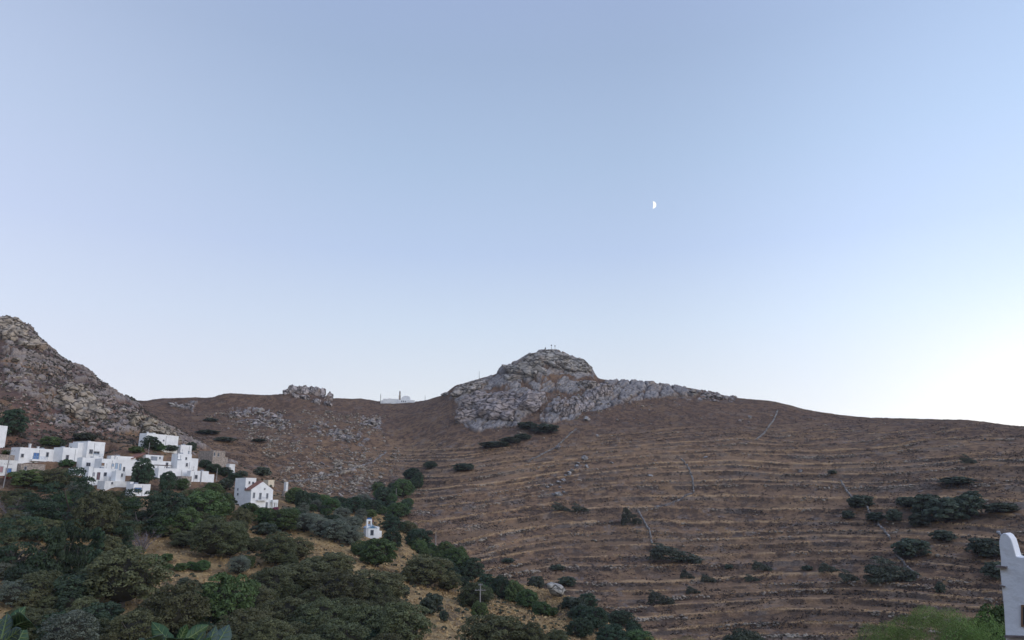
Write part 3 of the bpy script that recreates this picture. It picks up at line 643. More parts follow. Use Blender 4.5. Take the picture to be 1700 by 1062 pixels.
def build_village():
    h = []
    b = [blk(-60, -42, 7, 702, 745)]; house('flat_roofed_house', 'tall plain white house wall cut off by the left edge of the photo', 'house', b)
    b = [blk(15, 30, 88, 742, 768)]
    r = house('flat_roofed_house', 'long white house with a blue arched balcony door', 'house', b, None, [(0, 'F', 37, 756, 3.2, 5, M_glass), (0, 'F', 60, 757, 8, 10, M_blue, 'door'), (0, 'F', 78.5, 754.5, 3, 7, M_glass)])
    mm = b[0]; s0 = (wall_hit(49, 764, mm.P, mm.f) - mm.P).xy.dot(mm.f.xy); s1 = (wall_hit(74, 764, mm.P, mm.f) - mm.P).xy.dot(mm.f.xy); zz = wall_hit(60, 762.5, mm.P, mm.f).z
    slab(mm, r, 'balcony', M_white, s0, s1, -1.1, -.005, zz - .55, zz); rail(mm, r, s0, s1, -1.1, zz + .003); chimney(mm, r, mm.w * .32, 1.0); chimney(mm, r, mm.w * .7, 3.0, .7)
    b = [blk(86, 102, 127, 742, 768)]; house('flat_roofed_house', 'white cube house with one tall window right of the blue balcony door', 'house', b, None, [(0, 'F', 111.5, 759.5, 3.6, 8, M_glass, 'door')])
    b = [blk(-25, -18, 34, 753, 771)]; house('stone_house', 'low tan stone house with a flat roof behind the leaning pole', 'house', b, M_stone, group='stone buildings of the village')
    b = [blk(-25, -18, 26, 762, 790)]; house('flat_roofed_house', 'lowest white house at the left edge with a faded red and a blue shutter', 'house', b, M_white2, [(0, 'F', 2, 779, 4, 9, M_pink), (0, 'F', 14, 781, 7.5, 7, M_blue)])
    b = [blk(27, 33, 74, 769, 783)]; house('retaining_wall', 'tan stone retaining wall below the blue balcony door', 'wall', b, M_stone, parapet=False, group='stone buildings of the village', ops=[(0, 'F', 42, 777, 3, 5, M_glass)])
    b = [blk(112, 127, 144, 734.5, 758), blk(140, 143, 172, 732, 758, minside=7)]
    r = house('flat_roofed_house', 'large white house high on the slope with dark veranda openings', 'house', b, None, [(0, 'F', 140.5, 747.5, 4, 3.2, M_glass), (1, 'F', 151, 749.5, 4.5, 6.5, M_glass), (1, 'F', 160, 751.5, 8, 4, M_glass), (0, 'L', 118, 743, 2, 2, M_glass)])
    b = [blk(126, 135, 156, 759, 777), blk(150, 154, 170, 757, 770, fwd=-4)]; r = house('flat_roofed_house', 'white house with a double window and a roof terrace', 'house', b, None, [(0, 'F', 146.5, 770.8, 5.4, 5.2, M_glass)]); rail(b[1], r, 0, b[1].w, .3, b[1].top, .9, 9)
    b = [blk(154, 166, 224, 761, 789), blk(176, 183, 224, 756, 770, fwd=-3)]
    r = house('flat_roofed_house', 'long white house with two pale blue arched doors', 'house', b, None, [(0, 'F', 170.7, 770.5, 3.8, 4, M_brown), (0, 'F', 187, 771.7, 2.6, 4, M_lblue), (0, 'F', 193, 774.5, 3.4, 11, M_lblue, 'door'), (0, 'F', 199.4, 775, 2.6, 10, M_lblue, 'door'), (0, 'F', 205.7, 778.8, 2.2, 6.8, M_glass)]); chimney(b[0], r, b[0].w * .5, 2)
    b = [blk(138, 152, 194, 776.5, 806), blk(183, 191, 207, 782, 801, fwd=3.0), blk(142, 144, 151, 774, 806, fwd=1.5, minside=2)]
    r = house('flat_roofed_house', 'lower white house with a maroon door and a jutting white room', 'house', b, None, [(0, 'F', 163.2, 790, 4, 11.5, M_maroon, 'door'), (0, 'F', 174.6, 787.2, 3.6, 5.5, M_glass), (0, 'F', 155.5, 787, 2.2, 5, M_gframe), (1, 'F', 202.3, 788.6, 1.8, 4.6, M_glass)])
    mm = b[0]; s0 = (wall_hit(172, 794, mm.P, mm.f) - mm.P).xy.dot(mm.f.xy); zz = wall_hit(180, 797, mm.P, mm.f).z; slab(mm, r, 'balcony', M_white, s0, mm.w - .2, -1.6, -.006, zz - .3, zz + 1.0)
    b = [blk(170, 173, 216, 798, 809, fwd=2.5, minside=3)]; house('retaining_wall', 'low whitewashed wall at the foot of the maroon door house', 'wall', b, M_white2, [(0, 'F', 186, 802, 2, 3, M_glass)], parapet=False)
    b = [blk(211, 220, 248, 803, 824), blk(212, 214, 219.5, 799.5, 822, fwd=-1.2, minside=1.5)]
    r = house('flat_roofed_house', 'small white house with one wide blue shuttered window among the trees', 'house', b, None, [(0, 'F', 229, 812.8, 10, 6.2, M_blue)])
    b = [blk(229, 241, 294.5, 718.5, 745, a=42), blk(249, 252, 256, 718, 740, fwd=.6, a=42, minside=2)]
    r = house('flat_roofed_house', 'topmost white house with small scattered windows', 'house', b, None, [(0, 'F', 259, 727.8, 2, 5, M_glass), (0, 'F', 265.5, 735.5, 2.4, 5, M_glass), (0, 'F', 271.5, 731, 1.5, 2, M_glass)]); chimney(b[0], r, b[0].w * .1, 1.4, .5)
    b = [blk(294, 299, 317.5, 738, 753)]; r = house('flat_roofed_house', 'small white annex right of the topmost white house', 'house', b)
    b = [blk(225, 228, 283, 763, 779), blk(236, 241, 270, 754.5, 768, fwd=-3)]
    r = house('flat_roofed_house', 'white house with a sloping red edged roof and a glazed terrace', 'house', b, None, [(1, 'F', 255.5, 761, 9, 6, M_grey), (1, 'F', 265.3, 760, 1.6, 3, M_glass), (0, 'F', 277, 771, 3, 6, M_glass, 'door')])
    mm = b[1]; V = []; Fs = []; p = mm.M
    q = [(-4.6, .5, mm.top - 2.0), (.2, .5, mm.top - .1), (.2, 5, mm.top - .1), (-4.6, 5, mm.top - 2.0)]
    for dz in (0, .22):
        for a_ in q: w_ = p @ Vector((a_[0], a_[1], a_[2] + dz + .35)); V.append(tuple(w_))
    Fs += [(3, 2, 1, 0), (4, 5, 6, 7), (0, 1, 5, 4), (1, 2, 6, 5), (2, 3, 7, 6), (3, 0, 4, 7)]; mk('roof', V, Fs, [M_tile], r)
    b = [blk(283, 293.5, 316.5, 752.5, 777), blk(290, 293, 317, 763.7, 780, fwd=2.2, minside=3), blk(312, 316, 327.5, 760.5, 780)]
    r = house('flat_roofed_house', 'white stepped house of three cubes with two slit windows', 'house', b, None, [(0, 'F', 309, 761, 2, 3.6, M_glass), (1, 'F', 310, 771.3, 2.4, 5, M_glass)]); chimney(b[0], r, b[0].w * .86, .4, 1.0, .8)
    b = [blk(255, 262, 317, 776.5, 793, minside=5), blk(309, 315, 345, 781, 800), blk(341, 344, 354.5, 787, 800, minside=4)]
    r = house('flat_roofed_house', 'long low white terrace house stepping down to the right', 'house', b, None, [(1, 'F', 325.5, 791.5, 3.4, 5.6, M_glass), (1, 'F', 333.5, 791, .6, 17, M_grey)])
    slab(b[0], r, 'awning', M_slate, -.3, b[0].w * .4, .4, 4, b[0].top + .9, b[0].top + 1.05)
    for xx in (0, b[0].w * .2, b[0].w * .38):
        V = []; Fs = []; box(V, Fs, b[0].M, xx, xx + .15, .5, .65, b[0].top - .3, b[0].top + .897); mk('post', V, Fs, M_wood, r)
    b = [blk(286, 300, 317, 790, 806, fwd=1.5)]; house('stone_shed', 'low tan stone shed below the long terrace house', 'shed', b, M_stone, [(0, 'F', 311, 799, 1.8, 5, M_glass)], parapet=False, group='stone buildings of the village')
    b = [blk(328, 352, 372.5, 747.5, 770, a=40), blk(369, 372, 377.5, 759, 771, a=40, minside=3)]
    house('ruined_stone_house', 'roofless tan stone house with two slit windows above the village', 'ruin', b, M_stone, [(0, 'F', 356, 753.8, 1.7, 5.2, M_glass), (0, 'F', 362.5, 754.8, 1.7, 5.2, M_glass)], group='stone buildings of the village')
    b = [blk(374, 380, 389.5, 770, 783)]; house('stone_shed', 'short pale plastered wall right of the ruined stone house', 'wall', b, M_white2, parapet=False, group='stone buildings of the village')
    # gabled house
    tw = blk(387, 409.5, 425.5, 794.5, 832, a=36); lo = blk(387.5, 415.6, 452, 812.6, 836, a=36)
    lo.M = Matrix(lo.M); lo.bot -= 2.4
    r = empty('gabled_house'); tag(r, 'two storey white house with a red tiled gable roof and a small balcony', 'house', 'white houses of the hillside village')
    V = []; Fs = []; z0 = lo.bot - 5; e = lo.top; ap = e + lo.w * .30
    pts = [(0, 0, z0), (lo.w, 0, z0), (lo.w, 0, e), (lo.w / 2, 0, ap), (0, 0, e)]; n = 5
    D_ = lo.d * .62
    for yy in (0, D_):
        for q in pts: V.append(tuple(lo.M @ Vector((q[0], yy, q[2]))))
    Fs += [(0, 1, 2, 3, 4), (9, 8, 7, 6, 5)] + [(i, i + 5, (i + 1) % 5 + 5, (i + 1) % 5) for i in range(5)]
    box(V, Fs, lo.M, .006, lo.w - .006, D_ + .001, lo.d, z0, e + .1)
    twr = Blk(); twr.__dict__.update(lo.__dict__); twr.w = lo.w * .55; twr.top = tw.top * 1.0 + .0
    hy = wall_hit(409.5, 794.5, lo.P, lo.l); s_ = (hy - lo.P).xy.dot(lo.l.xy); s_ = min(max(s_, D_ * .6), lo.d * .8); x_, y_, z_ = [float(q) for q in pdir(409.5, 794.5)]
    cc = lo.P + lo.l * s_; twt = z_ / math.hypot(x_, y_) * math.hypot(cc.x, cc.y)
    rx = (wall_hit(425.5, 796, cc, lo.f) - cc).xy.dot(lo.f.xy)
    box(V, Fs, lo.M, -.008, rx, s_, lo.d + .01, e - 1, twt)
    for q in ((-.02, rx + .02, s_ - .02, s_ + .25), (-.02, rx + .02, lo.d - .25, lo.d + .03)): box(V, Fs, lo.M, q[0], q[1], q[2], q[3], twt + .001, twt + .3)
    for q in ((-.02, .25), (rx - .25, rx + .02)): box(V, Fs, lo.M, q[0], q[1], s_ + .251, lo.d - .251, twt + .001, twt + .298)
    mk('wall', V, Fs, M_white, r)
    for sgn in (0, 1):
        V = []; Fs = []
        x0, x1 = (-.35, lo.w / 2) if sgn == 0 else (lo.w + .35, lo.w / 2); sl_ = (ap - e) / (lo.w / 2)
        for dz in (.03, .2):
            for (xx, yy) in ((x0, .25), (x1, .25), (x1, s_ - .03), (x0, s_ - .03)): V.append(tuple(lo.M @ Vector((xx, yy, e + (min(xx, lo.w - xx)) * sl_ + dz))))
        Fs += [(0, 1, 2, 3), (7, 6, 5, 4), (0, 4, 5, 1), (1, 5, 6, 2), (2, 6, 7, 3), (3, 7, 4, 0)]; mk('roof', V, Fs, M_tile, r)
    for (u, v, w, hh_, nm) in ((421.5, 822, 2.4, 8, 'window'), (432, 823.5, 3, 10, 'door'), (443.5, 823, 2.4, 7.6, 'window'), (442.5, 838.5, 2.4, 9, 'window'), (439.4, 811.5, .8, 1.8, 'window')): opening(lo, r, 'F', u, v, w, hh_, M_shut if hh_ > 3 else M_glass, nm)
    for (u, v, w, hh_) in ((395.2, 812, 1.2, 3), (395, 820.2, 1.8, 3), (407.5, 811, 1.5, 3)): opening(lo, r, 'L', u, v, w, hh_, M_glass)
    tb = Blk(); tb.__dict__.update(lo.__dict__); tb.P = cc; tb.M = lo.M @ Matrix.Translation((0, s_, 0))
    for (u, v, w, hh_) in ((414, 801, 1.9, 3.6), (420, 802, 2.4, 3.8)): opening(tb, r, 'F', u, v, w, hh_, M_glass)
    s0 = (wall_hit(425, 830, lo.P, lo.f) - lo.P).xy.dot(lo.f.xy); s1 = (wall_hit(440.5, 830, lo.P, lo.f) - lo.P).xy.dot(lo.f.xy); zz = wall_hit(432, 829.5, lo.P, lo.f).z
    slab(lo, r, 'balcony', M_white, s0, s1, -1.0, -.006, zz - .25, zz); rail(lo, r, s0, s1, -1.0, zz + .003, .9, 9, M_gframe)
    chimney(tb, r, rx + .7, .5, -.6, .45)
    an = blk(449, 452.5, 461, 829.5, 843, a=30, minside=4); V = []; Fs = []
    r2 = empty('porch'); tag(r2, 'small white pillared porch right of the gabled house', 'porch'); box(V, Fs, an.M, 0, an.w, 0, an.d, an.top - .9, an.top); mk('roof', V, Fs, M_white, r2)
    for xx in (.02, an.w * .5, an.w - .37):
        V = []; Fs = []; box(V, Fs, an.M, xx, xx + .35, .02, .37, an.bot - 4, an.top - .903); mk('column', V, Fs, M_white, r2)
    slab(an, r2, 'wall', M_white2, 0, an.w, 1.6, an.d, an.bot - 4, an.top - .905)
    b = [blk(443, 445, 455, 796.5, 806, minside=3)]; house('plastered_hut', 'low cream plastered hut behind the gabled house', 'hut', b, M_cream, parapet=False, group='stone buildings of the village')
    b = [blk(470.5, 474, 477.5, 800, 818, minside=1)]; house('stone_pillar', 'lone tall stone pillar with one white side in the trees', 'pillar', b, M_white2, parapet=False, group='stone buildings of the village')
    b = [blk(468, 472, 488, 815, 824, minside=3)]; house('ruined_wall', 'low ruined stone wall at the foot of the lone pillar', 'ruin', b, M_stone, [(0, 'F', 481, 819, 1.5, 3.5, M_glass)], parapet=False, group='stone buildings of the village')
    b = [blk(560, 563, 571, 869.5, 877, minside=3)]; house('white_hut', 'small white hut roof showing among olive trees left of the chapel', 'hut', b, M_white, parapet=False)
    b = [blk(116, 122, 146, 776, 790, minside=3)]; r = house('garden_wall', 'pale blue grey garden wall between trees left of the maroon door house', 'wall', b, M_white2, parapet=False)
    # domed oven
    p, rr_ = gp(117, 784); V = []; Fs = []; Rm = 4.2 * pxm_at(p); zb = p[2]; zt = Rm * 1.0
    prof = [(Rm, -3), (Rm, Rm * .9)] + [(Rm * math.cos(t), Rm * .9 + Rm * math.sin(t)) for t in np.linspace(.25, 1.45, 5)]
    for (q, z) in prof:
        for k in range(12): V.append((p[0] + q * math.cos(k * math.pi / 6), p[1] + q * math.sin(k * math.pi / 6), zb + z))
    for i in range(len(prof) - 1):
        for k in range(12): Fs.append((i * 12 + k, i * 12 + (k + 1) % 12, (i + 1) * 12 + (k + 1) % 12, (i + 1) * 12 + k))
    Fs.append(tuple((len(prof) - 1) * 12 + k for k in range(12)))
    tag(mk('domed_oven', V, Fs, M_white, smooth=True), 'small round whitewashed dome peeking over the trees left of the garden wall', 'oven')
    # chapel with the blue pediment
    b = blk(607, 610.8, 624.5, 877, 892, a=12, minside=7); r = empty('chapel'); tag(r, 'tiny white chapel with a blue gable and a slim bell tower', 'chapel'); V = []; Fs = []
    rise = b.w * .34; z0 = b.bot - 3; e = b.top; pts = [(0, z0), (b.w, z0), (b.w, e), (b.w / 2, e + rise), (0, e)]
    for yy in (0, b.d):
        for q in pts: V.append(tuple(b.M @ Vector((q[0], yy, q[1]))))
    Fs += [(0, 1, 2, 3, 4), (9, 8, 7, 6, 5)] + [(i, i + 5, (i + 1) % 5 + 5, (i + 1) % 5) for i in range(5)]
    box(V, Fs, b.M, b.w + .001, b.w * 1.45, 1.2, b.d * .9, z0, e + .4); box(V, Fs, b.M, b.w * 1.451, b.w * 1.85, 2.2, b.d * .8, z0, e - .9)
    mk('wall', V, Fs, M_white, r); V = []; Fs = []
    for yy in (-.12, -.01):
        for q in ((b.w * .08, e + .03), (b.w * .92, e + .03), (b.w / 2, e + rise * .86)): V.append(tuple(b.M @ Vector((q[0], yy, q[1]))))
    Fs += [(0, 1, 2), (5, 4, 3), (0, 3, 4, 1), (1, 4, 5, 2), (2, 5, 3, 0)]; mk('pediment', V, Fs, mat('faded_blue_paint', (.10, .22, .34), .7), r)
    V = []; Fs = []; sl_ = rise / (b.w / 2)
    for (xa, xb) in ((-.2, b.w / 2), (b.w + .2, b.w / 2)):
        bb = len(V)
        for dz in (.01, .22):
            for (xx, yy) in ((xa, -.25), (xb, -.25), (xb, b.d), (xa, b.d)): V.append(tuple(b.M @ Vector((xx, yy, e + min(xx, b.w - xx) * sl_ + dz))))
        Fs += [tuple(bb + i for i in f) for f in ((0, 1, 2, 3), (7, 6, 5, 4), (0, 4, 5, 1), (1, 5, 6, 2), (2, 6, 7, 3), (3, 7, 4, 0))]
    mk('cornice', V, Fs, M_lblue, r); V = []; Fs = []
    th_ = pxm_at(b.P) * 14.5
    box(V, Fs, b.M, -.5, -.05, .3, 1.3, z0, e + th_); box(V, Fs, b.M, .75, 1.15, .3, 1.3, e - .5, e + th_); box(V, Fs, b.M, -.049, .749, .32, 1.28, z0, e + th_ * .25); box(V, Fs, b.M, -.049, .749, .31, 1.29, e + th_ * .80, e + th_ - .003)
    t = mk('bell_tower', V, Fs, M_white, r); V = []; Fs = []; box(V, Fs, b.M, -.3, .95, .4, 1.2, e + th_ + .003, e + th_ + .45); mk('cap', V, Fs, M_blue, t)
    opening(b, r, 'F', 617.6, 884, 4.5, 8, M_glass, 'door')
    # hilltop monastery on the saddle
    p, rr_ = gp(655, 669.5, 'crest'); az_ = math.atan2(p[0], p[1]); m1 = pxm_at(p)
    Mx = Matrix.Translation((p[0], p[1], p[2] - .6)) @ Matrix.Rotation(-az_, 4, 'Z'); r = empty('monastery'); tag(r, 'distant pale monastery with a bell tower on the saddle of the ridge', 'monastery')
    X = lambda u: (u - 655) * m1
    V = []; Fs = []
    for (u0, u1, d0, d1, hh_) in ((632, 636, 0, 9, 3.2), (636, 661, -1, 8, 4.6), (645, 648, 0, 6, 5.2), (660, 688, -2, 5, 3.6), (684, 700, 0, 6, 1.6), (692, 704, -.5, 4, 1.2)): box(V, Fs, Mx, X(u0), X(u1), d0, d1, -6, hh_)
    mk('wall', V, Fs, M_white2, r); V = []; Fs = []; box(V, Fs, Mx, X(664), X(681), 1, 12, 3, 5.4); mk('nave', V, Fs, M_white2, r); V = []; Fs = []
    n = 10; x0, x1 = X(666), X(681); 
    for yy in (1.2, 11.8):
        for k in range(n + 1): t = math.pi * k / n; V.append(tuple(Mx @ Vector(((x0 + x1) / 2 - math.cos(t) * (x1 - x0) / 2, yy, 5.3 + math.sin(t) * 2.6))))
    Fs += [tuple(range(n + 1))[::-1], tuple(range(n + 1, 2 * n + 2))] + [(k, k + 1, k + n + 2, k + n + 1) for k in range(n)]; mk('vault', V, Fs, M_white2, r, smooth=False)
    V = []; Fs = []; box(V, Fs, Mx, X(661.6), X(664.8), .5, 2.4, 3, 8); box(V, Fs, Mx, X(662), X(664.4), .6, 2.2, 8.003, 11.0)
    t = mk('bell_tower', V, Fs, M_stone, r); V = []; Fs = []
    for k in range(8): V.append(tuple(Mx @ Vector((X(663.2) + .75 * math.cos(k * math.pi / 4), 1.4 + .75 * math.sin(k * math.pi / 4), 11.0))))
    V.append(tuple(Mx @ Vector((X(663.2), 1.4, 12.6)))); Fs += [(k, (k + 1) % 8, 8) for k in range(8)]; mk('spire', V, Fs, M_slate, t)
    for u in (666, 669, 672): V = []; Fs = []; box(V, Fs, Mx, X(u), X(u) + .7, -2.06, -2.003, 1.6, 3.0); mk('window', V, Fs, M_glass, r)
build_village()
# level the ground under the buildings
for b in FOOT:
    px, py = TX - b.P.x, TY - b.P.y; s = px * b.f.x + py * b.f.y; t = px * b.l.x + py * b.l.y
    m_ = (s > -9) & (s < b.w + 9) & (t > -9) & (t < b.d + 1.5) & near_hill
    dd_ = np.maximum(np.maximum(-.6 - s, s - b.w - .6), np.maximum(-1.2 - t, 0)); dd_ = np.maximum(dd_, 0)
    TZ[m_] = np.minimum(TZ[m_], (b.bot + .15 + .38 * dd_)[m_])
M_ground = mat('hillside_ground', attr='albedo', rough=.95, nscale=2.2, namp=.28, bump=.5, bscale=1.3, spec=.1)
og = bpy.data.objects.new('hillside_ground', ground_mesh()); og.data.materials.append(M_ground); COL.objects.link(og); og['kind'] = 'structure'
# ------------------------------------------------------------------ poles
def pole(name, label, cat, u, vt, vb, far=None, arms=(), rad=.13, lean=0, m=None, group=None):
    p, r = gp(u, vb, far); H = (vb - vt) * pxm_at(p); root = empty(name, tuple(p)); tag(root, label, cat, group)
    root.rotation_euler = (0, 0, -math.atan2(p[0], p[1])); V = []; Fs = []
    tube(V, Fs, [(0, 0, -1), (lean * .5, 0, H * .5), (lean, 0, H)], [rad, rad * .9, rad * .75], 8); mk('post', V, Fs, m or M_wood, root)
    for (f, w) in arms:
        V = []; Fs = []; M0 = Matrix.Identity(4); x = lean * f; box(V, Fs, M0, x - w / 2, x + w / 2, -rad - .10, -rad * .8, H * f - .045, H * f + .045)
        a = mk('crossarm', V, Fs, m or M_wood, root)
        for sx in (-.42, -.15, .15, .42):
            V = []; Fs = []; tube(V, Fs, [(x + sx * w, -rad, H * f + .07), (x + sx * w, -rad, H * f + .28)], [.05, .04], 6); mk('insulator', V, Fs, M_gframe, a)
    return root
pole('utility_pole', 'wooden pole with two crossarms standing among oaks on the near slope', 'utility pole', 797, 972, 1021, arms=((.97, .9), (.80, 2.4)), group='wooden utility poles')
pole('utility_pole', 'plain wooden pole without crossarms beside the dark trees of the gully', 'utility pole', 723, 884, 917, group='wooden utility poles')
pole('utility_pole', 'wooden pole in the gully between round dark trees', 'utility pole', 657, 811, 836, group='wooden utility poles')
pole('utility_pole', 'leaning wooden pole with crossarms at the left edge of the village', 'utility pole', 5, 748, 809, arms=((.98, 2.0), (.62, 2.0)), lean=.5, group='wooden utility poles', rad=.16)
pole('utility_pole', 'thin pole beside the tree below the topmost white house', 'utility pole', 246, 735, 756, group='wooden utility poles', rad=.1)
pole('utility_pole', 'thin pole in front of the long terrace house', 'utility pole', 333, 779, 803, group='wooden utility poles', rad=.1)
pole('utility_pole', 'thin pole right of the long terrace house', 'utility pole', 359, 777, 799, group='wooden utility poles', rad=.1)
pole('utility_pole', 'thin pole left of the dark tree in front of the pale blue doors', 'utility pole', 219, 769, 800, group='wooden utility poles', rad=.1)
pole('radio_mast', 'thin mast left of the monastery on the ridge', 'mast', 631.5, 653, 668, 'crest', rad=.22, m=M_iron, group='masts on the ridge', arms=((.70, 1.4), (.55, 1.0)))
pole('radio_mast', 'thin mast right of the monastery on the ridge', 'mast', 705.5, 656, 667, 'crest', rad=.16, m=M_iron, group='masts on the ridge')
pole('radio_mast', 'thin mast on the left shoulder of the rocky hill', 'mast', 795.5, 616, 630, 'crest', rad=.16, m=M_iron, group='masts on the ridge')
def summit():
    for (u, vt, vb, w, lab) in ((915.5, 571.5, 586, 1.0, 'left mast of two with a small dish on the summit'), (921.5, 572.5, 586, .8, 'right mast of two standing by the low block on the summit')):
        r = pole('radio_mast', lab, 'mast', u, vt, vb, 'crest', rad=.14, m=M_iron, group='masts on the ridge')
        V = []; Fs = []; H = r.children[0].dimensions.z if False else (vb - vt) * pxm_at(np.array(r.location))
        tube(V, Fs, [(-w * .5, 0, H - .7), (w * .5, 0, H - .7)], [.5, .5], 10); mk('antenna', V, Fs, M_iron, r)
    p, r_ = gp(905.5, 586, 'crest'); m1 = pxm_at(p); r = empty('summit_monument', tuple(p)); tag(r, 'small dark statue on a stepped base at the top of the rocky summit', 'monument')
    V = []; Fs = []; I4 = Matrix.Identity(4)
    for (s, z0, z1) in ((2.0, -1.5, 1.2), (1.3, 1.203, 2.1), (.8, 2.103, 3.2)): box(V, Fs, I4, -s, s, -s, s, z0, z1)
    mk('base', V, Fs, M_stone, r); V = []; Fs = []; tube(V, Fs, [(0, 0, 3.2), (0, 0, 4.1), (0, 0, 4.6), (0, 0, 5.0), (0, 0, 5.5)], [.42, .36, .30, .16, .12], 8); box(V, Fs, I4, -.75, .75, -.14, .14, 4.3, 4.6)
    mk('statue', V, Fs, M_iron, r)
    p, r_ = gp(924.5, 586, 'crest'); V = []; Fs = []; box(V, Fs, Matrix.Translation(p) @ Matrix.Rotation(-.05, 4, 'Z'), -1.9, 1.9, -1, 1.4, -1.5, 1.6); box(V, Fs, Matrix.Translation(p), -2.1, 2.1, -1.2, 1.6, 1.603, 1.75)
    tag(mk('equipment_hut', V, Fs, M_stone), 'low grey block hut beside the masts on the summit', 'hut')
summit()

# ------------------------------------------------------------------ rocks
def ico(sub):
    bm = bmesh.new(); bmesh.ops.create_icosphere(bm, subdivisions=sub, radius=1); V = np.array([v.co[:] for v in bm.verts]); Fq = np.array([[v.index for v in f.verts] for f in bm.faces]); bm.free(); return V, Fq
ICO = {k: ico(k) for k in (2, 3, 4)}
def vn3(P, s, o=3):
    r = 0; a = 1
    for i in range(o):
        r = r + a * (vn(P[:, 0] * 2 ** i + P[:, 2] * 1.3, P[:, 1] * 2 ** i + P[:, 2] * 2.1, s + i) - .5); a *= .5
    return r
def rock_verts(sub, seed, facets=9, rough=.10, n=3.0):
    rng = np.random.default_rng(seed); V, Fq = ICO[sub]; V = V.copy()
    for k in range(facets):
        d = rng.normal(0, 1, 3); d /= np.linalg.norm(d); c = rng.uniform(.42, .80); s = V @ d; ex = np.maximum(s - c, 0); V = V - d[None] * (ex * .92)[:, None]
    V = V * (1 + rough * vn3(V * n, seed)[:, None] * 2)
    return V, Fq
ROCKM = []
for s in range(8):
    V, Fq = rock_verts(3, 200 + s); me = bpy.data.meshes.new('boulder'); _np_mesh(me, V, Fq); ROCKM.append(me)
ROCKSETS = {}
for nm, m in (('far', M_rock_far), ('near', M_rock), ('warm', M_rock_warm)):
    ROCKSETS[nm] = []
    for me in ROCKM: c = me.copy(); c.materials.append(m); ROCKSETS[nm].append(c)
def boulder(u, v, w, h, mset, lab=None, grp='boulders on the slopes', far=None, rng=random.Random(3), name='boulder'):
    p, r = gp(u, v, far); m = pxm_at(p); o = bpy.data.objects.new(name, rng.choice(ROCKSETS[mset])); COL.objects.link(o)
    o.location = (p[0], p[1], p[2] + h * m * .28); o.scale = (w * m * .58, max(w, h) * m * .5, h * m * .62); o.rotation_euler = (rng.uniform(-.3, .3), rng.uniform(-.3, .3), rng.uniform(0, .6))
    tag(o, lab, 'boulder', grp); return o
# outcrops: jointed slabs of the great crags, one rock mass each
def outcrop(name, label, cells, mset, seed, vert=False):
    """cells: (u, v, w, h, tilt) slabs that overlap into one jointed mass"""
    rng = np.random.default_rng(seed); VV = []; FF = []; n = 0
    keep = [cells[0]]; rest = list(cells[1:]); ch = True
    while ch:
        ch = False
        for q in list(rest):
            if any(abs(q[0] - k[0]) < (q[2] + k[2]) * .33 and abs(q[1] - k[1]) < (q[3] + k[3]) * .33 for k in keep): keep.append(q); rest.remove(q); ch = True
    for (u, v, w, h, tilt) in keep:
        p, r = gp(u, v, 'far' if mset != 'warm' else None); m = pxm_at(p); V, Fq = rock_verts(4 if mset == 'far' else 3, int(rng.integers(1, 1e6)), 12, .10, 2.6)
        V = V * np.array([w * m * .56, min(w, h) * m * .42 + 1.0, h * m * .56]); t = math.radians(tilt); c, s = math.cos(t), math.sin(t)
        R = np.array([[c, 0, s], [0, 1, 0], [-s, 0, c]]); V = V @ R.T; b = math.radians(-28); Rx = np.array([[1, 0, 0], [0, math.cos(b), -math.sin(b)], [0, math.sin(b), math.cos(b)]]); V = V @ Rx.T
        az_ = math.atan2(p[0], p[1]); ca, sa = math.cos(-az_), math.sin(-az_); V = V @ np.array([[ca, -sa, 0], [sa, ca, 0], [0, 0, 1]]).T
        VV.append(V + np.array([p[0], p[1], p[2] + .6])); FF.append(Fq + n); n += len(V)
    V = np.concatenate(VV); V0 = V.copy(); j1 = V0[:, 0] * .8 + V0[:, 2] * .6; j2 = V0[:, 2] * .8 - V0[:, 0] * .6 + V0[:, 1] * .3
    if vert: j1 = V0[:, 2] * .8 + V0[:, 0] * .15; j2 = (V0[:, 0] * .95 - V0[:, 2] * .22) * .75
    ks = 1.9 if mset == 'far' else 1.0; a1, a2, ci = worley(j1 / (5.2 * ks) + vn3(V0 / 5, 3), j2 / (2.3 * ks) + vn3(V0 / 5, 4), 7); jd = (sst(a2 - a1, 0, .13) - 1) * .8 * ks + ci * .7 * ks
    V[:, 1] -= jd; V = V + (vn3(V0 / 1.1, 5)[:, None]) * .32
    M_ = {'far': M_rock_flute if vert else M_rock_far, 'near': M_rock, 'warm': M_rock_warm}[mset]
    o = mk(name, V, np.concatenate(FF), M_); tag(o, label, 'rock outcrop', 'rock outcrops'); return o
def ledges(P, n, w, h, lab, grp, seed, mset='far'):
    for (u, v, w_, h_, t) in fill(P, n, w, h, 0, seed):
        boulder(u, v, w_, h_, mset, lab, grp, 'far', rb, 'rock_ledge')
def fill(P, n, w, h, tilt, seed):
    rng = np.random.default_rng(seed); xs = [p[0] for p in P]; ys = [p[1] for p in P]; out = []
    while len(out) < n:
        u = rng.uniform(min(xs), max(xs)); v = rng.uniform(min(ys), max(ys))
        if inpoly(np.array([u]), np.array([v]), P)[0]:
            k = rng.uniform(.6, 1.35); out.append((u, v, w * k * rng.uniform(.8, 1.2), h * k * rng.uniform(.8, 1.2), tilt + rng.uniform(-14, 14)))
    return out
outcrop('rock_outcrop', 'rounded bare rock dome forming the summit of the hill', fill([(835, 615), (855, 603), (880, 592), (905, 589), (930, 590), (955, 600), (980, 616), (980, 625), (930, 615), (885, 622), (850, 630)], 26, 44, 20, 22, 1), 'far', 1)
